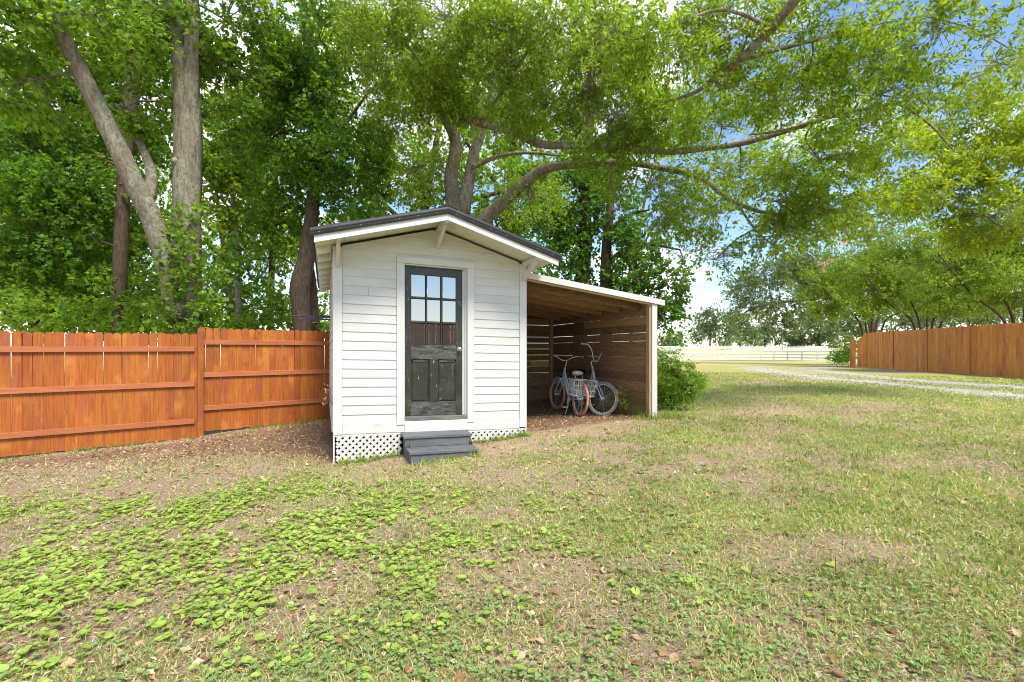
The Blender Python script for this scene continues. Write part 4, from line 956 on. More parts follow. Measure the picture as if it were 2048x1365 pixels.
def tree(name, label, cat, skel, blobs, leaf, bark_, L=0.09, ratio=0.5, cov=1.2, group=None, seed=1, sub=10, twig=0.003, branch=0.02, gap=0.42, gsc=0.9, per=11, spread=0.32, droop=0.25, roots=True, extra=None, k=12, thin=0.88, far=False):
    """skel: list of limbs, each [(px,py,d,width_px), ...]; blobs: [(px,py,d,rx,ry,rd,cov)] foliage masses"""
    global n_leaves_total
    rg = np.random.default_rng(seed)
    base = at(*skel[0][0][:3]); gb = gz(base[0], base[1])
    root = empty(name, (base[0], base[1], gb)); tag(root, label, cat, group); o3 = np.array([base[0], base[1], gb])
    nodes, nrad = [], []
    tr = MB()
    for li, s in enumerate(skel):
        P = np.array([at(*q[:3]) for q in s]); rd = np.array([q[3] * thin / FPX * q[2] / 2 for q in s])
        if li == 0 and roots:                                  # carry the trunk into the ground with a flare
            P = np.vstack([[P[0][0], P[0][1], gb - 0.25], [P[0][0], P[0][1], gb + 0.35], P]) if P[0][2] > gb + 0.5 else np.vstack([[P[0][0], P[0][1], gb - 0.25], P])
            rd = np.concatenate([[rd[0] * 1.45] + ([rd[0] * 1.12] if len(P) == len(s) + 2 else []), rd])
        tr.tube(P - o3, rd, k if rd.max() > 0.05 else 7, sub=5, rough=0.05, rg=rg)
        for a in range(len(P) - 1):
            for f in np.linspace(0, 1, 6): nodes.append(P[a] * (1 - f) + P[a + 1] * f); nrad.append(rd[a] * (1 - f) + rd[a + 1] * f)
    trunk = tr.build('trunk', bark_, root, smooth=True)
    nodes = np.array(nodes); nrad = np.array(nrad)
    C, RAD, NL, BR = [], [], [], MB()
    for bl in blobs:
        c = at(*bl[:3]); r = np.array([bl[3] / FPX * bl[2], bl[5], bl[4] / FPX * bl[2]])
        cv = (bl[6] if len(bl) > 6 else 1.0) * cov * COV
        lp = (L * FPX / bl[2]) ** 2 * ratio * 0.5 * 0.55
        n = int(cv * math.pi * bl[3] * bl[4] / max(lp, 1.2)); C.append(c); RAD.append(r); NL.append(n)
        # limb from the skeleton into the mass, then boughs through it
        dist = np.linalg.norm(nodes - c, axis=1) - nrad * 2; i = int(np.argmin(dist)); st = nodes[i]
        b0 = min(branch * (1 + 0.3 * np.linalg.norm(c - st)), nrad[i] * 0.7 + 0.004)
        mid = (st + c) / 2 + np.array([rg.normal(0, .1), rg.normal(0, .1), 0.12 * np.linalg.norm(c - st)])
        if np.linalg.norm(c - st) > 0.1: BR.tube(np.array([st, mid, c]) - o3, [b0, b0 * 0.75, b0 * 0.5], 6, sub=4, caps=False)
        for q in range(sub):
            d = rg.normal(size=3); d /= np.linalg.norm(d); e = c + d * r * rg.uniform(0.55, 0.95); f = rg.uniform(0.2, 0.9); s0 = mid * (1 - f) + c * f if rg.random() < 0.5 else c
            m_ = (s0 + e) / 2 + rg.normal(0, 0.08, 3) * np.linalg.norm(e - s0); m_[2] += 0.06 * np.linalg.norm(e - s0)
            BR.tube(np.array([s0, m_, e]) - o3, [b0 * 0.42, b0 * 0.3, b0 * 0.1], 5, sub=3, caps=False)
    V, Q, TW = leaf_sprays(rg, C, RAD, NL, L, ratio, per, spread, gap, gsc, droop, seed)
    n_leaves_total += len(Q)
    if BR.n and not far: BR.build('branches', bark_, trunk, smooth=True)['kind'] = 'stuff'
    cr = link('crown', mesh_np('crown', V - o3, Q), M[leaf] if isinstance(leaf, str) else leaf, root); cr['kind'] = 'stuff'
    if twig and not far:
        tv, tt = twig_mesh(TW, twig); link('twigs', mesh_np('twigs', tv - o3, None, tt), bark_, cr)['kind'] = 'stuff'
    return root

# --- left: twin-trunked tree behind the fence
twin = tree('twin_trunk_tree', 'big grey tree with two lichened trunks, one leaning left, behind the orange fence', 'tree',
     [[(374, 690, 10.6, 62), (374, 560, 10.6, 60), (374, 420, 10.6, 58), (376, 290, 10.6, 60), (374, 190, 10.6, 55), (368, 140, 10.6, 50), (352, 60, 10.6, 34), (346, -60, 10.6, 30)],
      [(376, 260, 10.55, 40), (382, 160, 10.5, 34), (384, 60, 10.5, 30), (384, -60, 10.5, 26)],
      [(358, 640, 10.4, 50), (338, 540, 10.2, 46), (305, 440, 10.0, 44), (262, 350, 9.8, 43), (215, 250, 9.6, 40), (165, 150, 9.4, 37), (125, 70, 9.2, 34), (85, -40, 9.0, 28)],
      [(296, 400, 10.1, 26), (303, 350, 10.4, 24), (286, 300, 10.7, 18), (272, 275, 10.9, 12)],
      [(360, 60, 10.6, 12), (310, 15, 10.3, 9), (250, -20, 10, 6)]],
     [(40, 60, 9.2, 130, 90, 1.4), (190, 30, 9.4, 120, 70, 1.3), (30, 170, 9.2, 90, 70, 1.2), (300, 60, 11.0, 90, 90, 1.2), (450, 40, 11.0, 110, 80, 1.5), (470, 150, 11.5, 90, 80, 1.2, .8), (250, 215, 10.8, 70, 50, .8, .8), (385, 560, 10.3, 50, 90, .45, .75), (385, 450, 10.4, 36, 60, .4, .4), (375, 640, 10.2, 60, 40, .45, 1.0)],
     'leaf_maple', M['bark_lichen'], L=0.125, ratio=0.75, cov=1.5, seed=11, branch=0.03, k=14, thin=0.82)
# burl on the grey trunk
V = MB().ball((0, 0, 0), (0.10, 0.13, 0.10), 12, 8); b3 = at(353, 325, 10.42) - np.array(twin.location)
V.build('burl', M['bark_grey'], twin, smooth=True, loc=tuple(b3))
twin.children[0].data.materials.clear(); twin.children[0].data.materials.append(M['bark_lichen'])

tree('tall_tree', 'tall straight brown trunk standing behind the leaning trunk', 'tree',
     [[(238, 690, 14.5, 30), (240, 560, 14.5, 28), (246, 400, 14.5, 27), (258, 250, 14.5, 27), (272, 130, 14.5, 28), (290, 20, 14.5, 27), (305, -60, 14.5, 24)], [(258, 240, 14.5, 14), (238, 215, 14.6, 8), (215, 190, 14.7, 5)]],
     [(140, 210, 15, 130, 90, 1.8), (60, 320, 14.5, 120, 110, 1.6), (190, 110, 15.5, 110, 80, 1.8), (170, 400, 15, 110, 90, 1.6, .9), (440, 250, 15.5, 90, 110, 1.6, .9), (90, 500, 15, 130, 90, 1.8, .9), (300, 200, 16, 80, 120, 1.4, .8)],
     'leaf_deep', M['bark_dark'], L=0.14, ratio=0.7, cov=1.5, seed=12)
tree('dark_tree', 'dark crooked trunk with hanging leaves just left of the shed roof', 'tree',
     [[(606, 690, 13, 36), (603, 630, 13, 38), (601, 570, 13, 44), (614, 510, 13, 36), (622, 450, 13, 31), (628, 380, 13, 28), (632, 290, 13, 26), (625, 180, 13, 22), (612, 60, 13, 18), (600, -40, 13, 14)], [(632, 330, 13, 12), (690, 250, 12.6, 8), (740, 180, 12.2, 5)], [(604, 560, 13.1, 16), (622, 540, 13.6, 14), (632, 680, 13.8, 22)]],
     [(590, 300, 12.8, 80, 80, 1.1), (700, 300, 12.6, 85, 90, 1.2), (640, 190, 12.6, 110, 70, 1.3), (560, 160, 13.2, 80, 80, 1.1), (700, 405, 13.2, 70, 50, 1.0), (560, 420, 13.5, 70, 60, 1.0, .9), (640, 80, 12.4, 120, 70, 1.3), (520, 300, 13.8, 70, 70, 1.0, .8), (520, 520, 14, 60, 60, 1.0, .5)],
     'leaf_deep', M['bark_dark'], L=0.12, ratio=0.75, cov=1.4, seed=13)
# --- the oak over the shed
tree('oak_tree', 'spreading oak behind the shed whose long limbs arch over the lean-to', 'tree',
     [[(918, 700, 13.6, 66), (916, 520, 13.6, 56), (908, 410, 13.6, 44), (902, 350, 13.5, 34), (912, 290, 13.4, 30), (896, 250, 13.2, 24), (884, 224, 13.0, 22), (900, 228, 12.6, 20), (960, 246, 12.0, 20), (1020, 262, 11.4, 20), (1080, 288, 11.0, 19), (1150, 292, 10.6, 17), (1240, 294, 10.2, 16), (1330, 304, 9.8, 15), (1400, 298, 9.5, 14), (1480, 288, 9.2, 13), (1580, 260, 8.9, 12), (1640, 240, 8.7, 10), (1700, 224, 8.5, 9), (1800, 205, 8.3, 7), (1900, 160, 8.1, 4)],
      [(925, 430, 13.6, 40), (938, 360, 13.7, 32), (950, 300, 13.8, 27), (966, 255, 13.8, 23), (985, 190, 13.7, 18), (1000, 110, 13.4, 14), (1030, 20, 13, 10)],
      [(955, 452, 13.5, 34), (990, 420, 13.2, 32), (1030, 385, 12.8, 29), (1075, 346, 12.4, 25), (1120, 332, 12.0, 20), (1180, 330, 11.6, 16), (1250, 326, 11.2, 15), (1340, 340, 10.8, 14), (1405, 358, 10.5, 13), (1440, 385, 10.3, 12), (1475, 408, 10.1, 10), (1540, 428, 9.9, 8), (1620, 430, 9.7, 6), (1700, 418, 9.5, 4)],
      [(884, 224, 13.0, 18), (862, 170, 12.4, 14), (835, 120, 11.8, 11), (800, 60, 11.2, 9), (820, 0, 10.6, 7)],
      [(960, 246, 12.0, 10), (1000, 190, 11.4, 9), (1050, 110, 10.8, 8), (1090, 60, 10.2, 5)],
      [(945, 335, 13.5, 12), (1000, 312, 13.1, 10), (1060, 306, 12.6, 8), (1120, 312, 12.0, 6)],
      [(1640, 240, 8.7, 6), (1560, 262, 8.5, 6), (1500, 270, 8.4, 4)], [(1800, 208, 8.3, 6), (1860, 250, 8.3, 5), (1910, 305, 8.3, 3)],
      [(1475, 408, 10.1, 7), (1520, 470, 10.0, 5), (1590, 520, 9.9, 3)]],
     [(790, 90, 11.0, 110, 80, 1.3), (900, 60, 10.6, 120, 80, 1.4), (860, 170, 11.5, 90, 60, 1.1), (1010, 120, 10.6, 110, 80, 1.2), (1120, 60, 9.8, 120, 80, 1.3), (1180, 150, 9.8, 110, 60, 1.1), (1090, 210, 10.6, 110, 60, 1.0), (1230, 230, 9.8, 110, 60, 1.0), (960, 200, 12.4, 80, 60, 1.0),
      (790, 250, 12.8, 70, 80, 1.0, .7), (820, 340, 13.4, 70, 70, 1.0, .45), (1330, 240, 9.6, 100, 50, .9), (1440, 240, 9.2, 90, 40, .9, .8), (1300, 370, 10.8, 100, 40, .9, .7), (1420, 430, 10.2, 90, 50, .9, .55), (1560, 400, 9.6, 90, 40, .9, .8), (1560, 470, 9.8, 90, 45, .8, .8), (1640, 320, 9.0, 100, 45, .9, .8), (1720, 260, 8.6, 90, 45, .9, .7), (1480, 340, 9.6, 90, 35, .8, .5), (1060, 400, 13.4, 70, 50, 1.0, .5), (1640, 430, 9.5, 80, 40, .8, .8), (1200, 300, 10.8, 90, 40, .8, .7), (1330, 460, 11, 60, 45, .7, .4), (1430, 520, 10.6, 80, 30, .7, .35)],
     'leaf_oak', M['bark_limb'], L=0.096, ratio=0.40, cov=1.2, seed=14, sub=30, twig=0.003, branch=0.015, spread=0.28, gap=0.52, gsc=1.7, thin=0.80, per=14)
# --- overhead oak whose limbs reach in from the right
tree('overhanging_oak', 'oak rooted right of the viewer whose leafy limbs fill the upper right', 'tree',
     [[(5200, 800, 2.2, 240), (5100, 200, 2.2, 190), (4800, -400, 2.3, 150), (3400, -450, 3.0, 90), (2200, -350, 4.4, 50), (1680, -90, 5.8, 34), (1600, -10, 6.2, 26), (1545, 55, 6.6, 22), (1480, 120, 7.0, 19), (1440, 150, 7.3, 15), (1390, 185, 7.6, 9), (1330, 205, 8.0, 5)],
      [(1480, 120, 7.0, 12), (1560, 98, 7.2, 11), (1640, 78, 7.4, 9), (1720, 55, 7.6, 8), (1850, 32, 7.8, 5)], [(1545, 55, 6.6, 10), (1440, 20, 6.4, 8), (1330, 60, 6.3, 5), (1240, 90, 6.3, 3)], [(1850, 32, 7.8, 5), (1950, 60, 7.6, 4), (2040, 110, 7.4, 3)]],
     [(1480, 60, 7.2, 130, 70, 1.0, .9), (1620, 60, 7.2, 120, 60, 1.0, .9), (1760, 110, 7.4, 110, 60, .9, .8), (1330, 100, 6.6, 100, 60, .8, .9), (1230, 60, 6.2, 80, 50, .6, .8), (1600, 180, 7.8, 110, 50, .9, .8), (1440, 180, 7.8, 90, 40, .8, .8), (1880, 60, 7.2, 110, 50, .9, .6), (2000, 130, 7.2, 90, 60, .9, .5), (1760, 190, 8.0, 100, 40, .9, .8)],
     'leaf_oak', M['bark_limb'], L=0.088, ratio=0.40, cov=1.25, seed=15, sub=30, twig=0.0026, branch=0.013, spread=0.25, gap=0.52, gsc=1.9, thin=0.80, per=14)
tree('yellow_green_oak', 'oak with yellow-green leaves drooping over the right board fence', 'tree',
     [[(2950, 800, 9.0, 70), (2900, 300, 9.0, 60), (2600, 60, 9.2, 34), (2250, 120, 9.6, 20), (2050, 240, 10, 12), (1900, 330, 10.2, 7)], [(2600, 60, 9.2, 22), (2300, 300, 9.4, 14), (2080, 420, 9.6, 9), (1960, 480, 9.8, 5)], [(2250, 120, 9.6, 12), (2080, 100, 10, 8), (1900, 180, 10.4, 4)]],
     [(1960, 320, 9.8, 110, 60, 1.0), (1860, 400, 10, 110, 55, 1.0), (1990, 430, 9.6, 90, 55, 1.0), (2050, 250, 9.8, 70, 60, 1.0), (1800, 300, 10.2, 90, 45, .9, .8), (1760, 430, 10.2, 80, 40, .9, .8), (1900, 230, 10, 90, 40, .9, .8), (2000, 180, 10, 70, 40, .9, .6)],
     'leaf_yellow', M['bark_limb'], L=0.095, ratio=0.42, cov=1.35, seed=16, sub=24, twig=0.0032, branch=0.014, gap=0.58, gsc=1.6, per=14, spread=0.27)
# --- ivy-clad pair behind the lean-to
tree('ivy_clad_tree', 'tree wrapped in dark ivy rising behind the lean-to roof', 'tree',
     [[(1160, 720, 16.5, 34), (1164, 560, 16.5, 32), (1172, 480, 16.5, 30), (1168, 400, 16.5, 28), (1172, 330, 16.5, 24), (1180, 240, 16.5, 18), (1185, 140, 16.5, 12)], [(1166, 500, 16.5, 16), (1190, 450, 16.3, 13), (1198, 400, 16.2, 10)]],
     [(1165, 400, 16.3, 42, 75, .6, 1.3), (1150, 480, 16.3, 50, 60, .7, 1.2), (1120, 560, 16.6, 60, 55, .9), (1100, 440, 17.2, 60, 60, 1.0, .8), (1190, 330, 16.6, 60, 40, .9, .8)],
     'leaf_ivy', M['bark_red'], L=0.13, ratio=0.8, cov=1.3, seed=17, gap=0.35)
tree('ivy_clad_tree', 'second ivy-clad tree with a bare forked trunk nearer the post', 'tree',
     [[(1212, 720, 15.8, 30), (1212, 580, 15.8, 28), (1212, 510, 15.8, 24), (1218, 440, 15.8, 20), (1224, 370, 15.8, 15), (1230, 290, 15.8, 10)], [(1214, 530, 15.8, 14), (1250, 500, 15.4, 11), (1300, 490, 15, 7), (1360, 500, 14.6, 4)], [(1216, 460, 15.8, 10), (1260, 430, 15.4, 7), (1300, 420, 15, 4)]],
     [(1240, 420, 15.6, 55, 55, .9), (1290, 470, 15.2, 60, 50, .9), (1270, 550, 15.2, 70, 45, .9, 1.2), (1320, 590, 14.8, 50, 50, .8, 1.1), (1200, 600, 16, 60, 40, .8), (1350, 560, 14.6, 35, 40, .6, .8), (1345, 640, 14.4, 30, 40, .6, .6)],
     'leaf_ivy', M['bark_red'], L=0.125, ratio=0.8, cov=1.25, seed=18, gap=0.35)
tree('background_tree', 'bright leafy tree filling the gap behind the shed ridge', 'tree',
     [[(830, 700, 21, 24), (840, 560, 21, 22), (850, 420, 21, 18), (870, 300, 21, 14), (890, 200, 21, 10)], [(845, 480, 21, 12), (760, 400, 20.5, 9), (720, 350, 20, 6)], [(850, 440, 21, 12), (980, 390, 20.5, 9), (1060, 380, 20, 6)]],
     [(780, 380, 20.5, 90, 60, 1.6, .9), (1010, 390, 20, 90, 70, 1.6, 1.2), (880, 330, 21, 90, 80, 1.6, .8), (1080, 470, 20, 60, 60, 1.4, 1.2), (760, 460, 21, 90, 50, 1.4, .8), (960, 470, 20.5, 60, 40, 1.2), (1060, 360, 20, 60, 50, 1.2)],
     'leaf_maple', M['bark_dark'], L=0.17, ratio=0.7, cov=1.15, seed=19)
tree('background_tree', 'light green tree standing behind the oak fork above the shed', 'tree',
     [[(1010, 700, 24, 22), (1012, 520, 24, 20), (1020, 380, 24, 16), (1030, 220, 24, 12), (1035, 80, 24, 8)], [(1016, 400, 24, 10), (930, 280, 23.5, 7), (880, 180, 23, 4)], [(1025, 300, 24, 10), (1140, 220, 23.5, 7), (1230, 160, 23, 4)]],
     [(860, 180, 23, 100, 90, 1.8, .8), (980, 260, 23.5, 110, 90, 1.8), (1110, 200, 23.5, 110, 90, 1.8, .9), (1000, 80, 24, 120, 80, 1.8, .8), (1220, 120, 24, 110, 80, 1.8, .6), (1180, 330, 23, 90, 60, 1.6, .9), (1300, 280, 24, 90, 60, 1.6, .6), (770, 120, 24, 90, 90, 1.8, .7), (730, 260, 24, 80, 80, 1.8, .7)],
     'leaf_oak', M['bark_dark'], L=0.19, ratio=0.6, cov=1.1, seed=20, sub=14)
tree('background_tree', 'airy pale tree showing through the limbs right of the lean-to', 'tree',
     [[(1262, 720, 34, 10), (1264, 600, 34, 9), (1275, 480, 34, 7), (1300, 360, 34, 5), (1340, 260, 34, 3)], [(1270, 520, 34, 5), (1330, 420, 34, 4), (1420, 340, 33, 2)]],
     [(1440, 360, 34, 90, 70, 2.5, .5), (1560, 330, 33, 100, 70, 2.5, .55), (1680, 380, 33, 90, 60, 2.5, .55), (1620, 470, 33, 80, 40, 2.5, .7), (1700, 220, 34, 110, 70, 2.5, .45), (1540, 170, 34, 120, 60, 2.5, .4)],
     'leaf_oak', M['bark_dark'], L=0.26, ratio=0.5, cov=0.9, seed=22, sub=14, spread=0.6)
# --- the wood behind the left fence
wood = [('slim_tree', 'slim pale sapling in the wood right of the twin trunk', [(478, 690, 16, 13), (474, 520, 16, 12), (468, 420, 16, 10), (455, 300, 16, 8), (450, 150, 16, 6)], [(450, 380, 16, 60, 70, 1.0, .8), (470, 480, 16, 55, 60, 1.0, .5), (500, 400, 16.5, 60, 60, 1.0, .7), (440, 330, 16, 60, 60, 1.0, .8)]),
        ('slim_tree', 'leaning thin sapling between the twin trunk and the dark trunk', [(462, 690, 17, 11), (455, 560, 17, 11), (440, 440, 17, 9), (432, 380, 17, 7)], [(430, 380, 17, 50, 60, 1.0, .7), (460, 600, 17, 60, 40, 1.0, .5), (560, 620, 17, 60, 40, 1.0, .5)]),
        ('woodland_tree', 'leafy woodland tree at the far left behind the fence', [(70, 690, 18, 22), (66, 520, 18, 20), (60, 380, 18, 16), (50, 240, 18, 12)], [(40, 420, 17.5, 120, 80, 1.8), (60, 560, 17, 130, 70, 1.8), (20, 260, 18, 90, 90, 1.8, .8), (130, 340, 18.5, 80, 80, 1.6, .8)]),
        ('woodland_tree', 'woodland tree between the far left edge and the straight trunk', [(165, 690, 20, 18), (168, 520, 20, 16), (175, 380, 20, 13), (180, 240, 20, 9)], [(180, 480, 19.5, 100, 80, 1.8), (160, 580, 19, 110, 60, 1.6), (250, 330, 21, 90, 80, 1.8, .7), (290, 520, 19, 70, 70, 1.5, .7), (200, 260, 21, 90, 80, 1.6, .6)]),
        ('woodland_tree', 'woodland tree far behind the crooked dark trunk', [(540, 690, 23, 13), (545, 500, 23, 12), (550, 380, 23, 10), (560, 240, 23, 7)], [(540, 360, 23, 90, 90, 2.0, .8), (580, 480, 22, 60, 60, 1.5, .7), (480, 240, 24, 100, 100, 2.0, .7), (680, 480, 23, 60, 50, 1.5, .7), (640, 120, 24, 110, 90, 2.0, .7)])]
for i, (nm, lb, sk, bl) in enumerate(wood):
    tree(nm, lb, 'tree', [sk], bl, 'leaf_maple' if i % 2 else 'leaf_oak', M['bark_grey'] if i < 2 else M['bark_dark'], L=0.17 if sk[0][2] < 19 else 0.21, ratio=0.65, cov=1.5, seed=30 + i, sub=8, group='trees in the wood behind the fence')
# low understorey behind the fence
def shrub_mass(name, label, blobs, leaf, L, ratio, cov, seed, kind='stuff', cat=None, **k):
    rg = np.random.default_rng(seed); C = [at(*q[:3]) for q in blobs]; RAD = [np.array([q[3] / FPX * q[2], q[5], q[4] / FPX * q[2]]) for q in blobs]
    NL = [int(cov * (q[6] if len(q) > 6 else 1) * math.pi * q[3] * q[4] / ((L * FPX / q[2]) ** 2 * ratio * 0.27)) for q in blobs]
    V, Q, TW = leaf_sprays(rg, C, RAD, NL, L, ratio, seed=seed, **k)
    return V, Q, TW
V, Q, TW = shrub_mass('', '', [(30, 630, 14, 90, 50, 1.2), (130, 640, 13, 90, 40, 1.0), (215, 600, 15, 70, 70, 1.0), (300, 640, 13, 60, 40, .8), (330, 590, 14, 50, 50, .8, .7), (430, 655, 14, 60, 20, 1.0), (520, 652, 15, 70, 20, 1.0), (575, 650, 16, 60, 22, 1.0), (645, 655, 14.5, 40, 25, .9), (60, 540, 15, 90, 60, 1.2), (480, 600, 18, 70, 50, 1.2, .45), (300, 520, 16, 50, 60, 1.0, .6), (60, 600, 20, 120, 60, 1.5), (220, 620, 21, 90, 45, 1.5), (320, 610, 21, 90, 60, 1.5), (450, 615, 22, 80, 50, 1.5, .7), (540, 600, 22, 70, 55, 1.5, .6), (640, 610, 20, 40, 50, 1.2, .6), (420, 500, 23, 90, 80, 2.0, .7), (120, 480, 24, 140, 90, 2.0, .8), (300, 400, 24, 90, 90, 2.0, .7), (560, 480, 24, 80, 70, 2.0, .6)], 'leaf_maple', 0.16, 0.65, 2.0, 51)
tag(link('understorey', mesh_np('understorey', V, Q), M['leaf_maple']), 'tangle of green undergrowth showing over the orange fence', 'undergrowth', kind='stuff')

# --- bush beside the lean-to
bush = tree('shrub', 'rounded bright green bush growing against the lean-to post', 'shrub', [[(1352, 812, 9.0, 8), (1352, 790, 9.0, 7), (1350, 760, 9.0, 5)], [(1358, 812, 8.9, 6), (1380, 780, 8.8, 4)], [(1345, 812, 9.0, 6), (1330, 770, 9.1, 4)]],
     [(1342, 765, 9.1, 34, 40, .38, 1.2), (1372, 768, 8.9, 30, 26, .32, 1.1), (1345, 795, 9.0, 32, 20, .30, 1.1), (1332, 722, 9.2, 28, 24, .30, .8), (1395, 760, 8.8, 16, 12, .2, .8), (1362, 735, 9.0, 18, 16, .2, .6)],
     'leaf_bright', M['bark_dark'], L=0.042, ratio=0.5, cov=1.5, seed=61, sub=8, twig=0.0016, branch=0.006, spread=0.12, gap=0.35, gsc=4.0, roots=False)
tree('shrub', 'low green shrub at the far end of the brown fence', 'shrub', [[(1690, 724, 27.5, 4), (1690, 705, 27.5, 3)]], [(1690, 708, 27.5, 18, 14, .5, 1.2), (1672, 714, 27, 14, 8, .4, 1.2), (1700, 690, 28, 10, 14, .4)], 'leaf_bright', M['bark_dark'], L=0.09, ratio=0.6, cov=1.4, seed=62, sub=5, twig=0, gap=0.3, roots=False)
# --- crape myrtles behind the right fence
for i, (bx, d, lb, sc) in enumerate(((1742, 31, 'crape myrtle at the far end of the brown fence with pink tips', 0.85), (1852, 25, 'many-stemmed crape myrtle rising behind the middle of the brown fence', 1.0), (2045, 18.5, 'dark stemmed crape myrtle behind the near end of the brown fence', 1.3))):
    sk = []
    for dx, ex, ey in ((-60, -130, -110), (-30, -65, -150), (4, 12, -175), (30, 70, -150), (70, 130, -90)):
        k_ = sc; sk.append([(bx + dx * 0.15 * k_, 735 if i < 2 else 750, d, 6 * k_), (bx + dx * 0.45 * k_, 645 + (dx % 5) * 4, d, 4.6 * k_), (bx + ex * 0.6 * k_, 660 + ey * 0.5 * k_, d + 0.4 * (dx % 3 - 1), 3.2 * k_), (bx + ex * k_, 650 + ey * k_, d + 0.8 * (dx % 3 - 1), 1.5 * k_)])
    bl = [(bx + ax * sc, 650 + ay * sc, d + az, rx * sc, ry * sc, rd) for ax, ay, az, rx, ry, rd in ((-110, -60, 0, 50, 32, 1.2), (-70, -110, .5, 60, 35, 1.4), (0, -130, 0, 70, 40, 1.5), (70, -110, -.5, 60, 35, 1.4), (110, -70, 0, 50, 32, 1.2), (-20, -80, -.6, 60, 25, 1.2), (50, -60, .4, 50, 22, 1.2), (-60, -60, .4, 40, 22, 1.2), (-140, -100, .8, 50, 40, 1.4), (-40, -165, .2, 70, 35, 1.4), (60, -160, .6, 70, 35, 1.4), (150, -120, .4, 50, 40, 1.4), (-100, -30, 0, 45, 16, 1.0), (20, -40, .5, 60, 14, 1.0), (130, -40, 0, 45, 16, 1.0))]
    tr_ = tree('crape_myrtle', lb, 'tree', sk, bl, 'leaf_myrtle', M['bark_dark'], L=0.13 if i < 2 else 0.10, ratio=0.5, cov=1.0, seed=70 + i, group='crape myrtles behind the brown fence', sub=8, gap=0.45, k=7, twig=0.004)
    if i < 2:
        rg = np.random.default_rng(90 + i); fb = [(1690, 488, 28.6, 10, 8, .3), (1640, 535, 28.6, 9, 5, .25), (1655, 525, 28.6, 8, 5, .25), (1735, 545, 28.6, 8, 5, .25), (1665, 470, 28.6, 7, 5, .25)][: 5 if i == 0 else 0] or [(1850, 468, 25, 10, 5, .3)]
        V, Q, TW = shrub_mass('', '', fb, 'petal', 0.10, 0.8, 0.8, 95 + i, spread=0.2)
        link('blossom', mesh_np('blossom', V - np.array(tr_.location), Q), M['petal'], tr_)['kind'] = 'stuff'
# --- middle distance and far trees
tree('broad_oak', 'grey-green oak with drooping boughs beyond the drive', 'tree',
     [[(1745, 715, 66, 18), (1742, 640, 66, 16), (1690, 580, 63, 12), (1610, 540, 62, 11), (1560, 510, 62, 7)], [(1690, 590, 63, 7), (1610, 600, 60, 6), (1530, 610, 59, 5), (1490, 625, 58, 3)], [(1700, 600, 63, 8), (1720, 560, 62, 6), (1760, 540, 62, 5)]],
     [(1490, 575, 59, 38, 28, 2.5), (1530, 555, 60, 45, 32, 2.8), (1580, 545, 61, 50, 36, 3), (1500, 620, 58, 40, 24, 2.4), (1560, 615, 59, 50, 30, 2.6), (1605, 640, 59, 30, 22, 2.2), (1570, 655, 58, 22, 14, 1.6), (1630, 600, 61, 45, 40, 3), (1620, 540, 62, 50, 35, 3), (1690, 560, 62, 50, 40, 3, .8)],
     'leaf_grey', M['bark_dark'], L=0.34, ratio=0.5, cov=1.2, seed=81, sub=8, twig=0.01, branch=0.06, spread=0.9, gap=0.45, gsc=0.35)
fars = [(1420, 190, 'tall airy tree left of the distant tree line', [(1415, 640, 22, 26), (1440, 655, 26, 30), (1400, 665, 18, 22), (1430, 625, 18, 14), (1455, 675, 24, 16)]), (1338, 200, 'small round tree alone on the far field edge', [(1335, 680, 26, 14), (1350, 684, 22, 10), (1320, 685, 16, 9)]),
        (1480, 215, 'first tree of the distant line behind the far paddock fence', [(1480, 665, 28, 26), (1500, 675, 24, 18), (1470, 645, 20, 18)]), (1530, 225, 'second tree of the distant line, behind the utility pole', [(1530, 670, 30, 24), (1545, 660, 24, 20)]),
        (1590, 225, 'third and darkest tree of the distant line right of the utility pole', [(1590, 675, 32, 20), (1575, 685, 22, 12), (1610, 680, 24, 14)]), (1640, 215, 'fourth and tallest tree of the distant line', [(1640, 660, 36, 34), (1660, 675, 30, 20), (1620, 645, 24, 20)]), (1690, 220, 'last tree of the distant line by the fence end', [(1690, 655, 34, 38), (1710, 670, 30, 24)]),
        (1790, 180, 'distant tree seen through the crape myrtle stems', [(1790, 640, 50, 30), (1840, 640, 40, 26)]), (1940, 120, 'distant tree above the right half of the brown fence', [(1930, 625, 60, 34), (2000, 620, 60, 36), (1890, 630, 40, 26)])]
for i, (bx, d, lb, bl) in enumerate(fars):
    tree('distant_tree', lb, 'tree', [[(bx, 700, d, 4), (bx, 680, d, 3.2), (bx + 1, 655, d, 2)], [(bx, 685, d, 2), (bx + 8, 665, d, 1.4)], [(bx, 680, d, 2), (bx - 9, 660, d, 1.2)]], [(a, b_, d + rng.normal(0, 3), c, e, c / FPX * d * 0.9) for a, b_, c, e in bl], 'leaf_far', M['bark_dark'], L=0.005 * d, ratio=0.6, cov=1.15, seed=100 + i, sub=6, twig=0.02, branch=0.12, spread=2.2, gap=0.42, gsc=0.12, group='distant trees beyond the field', per=9)


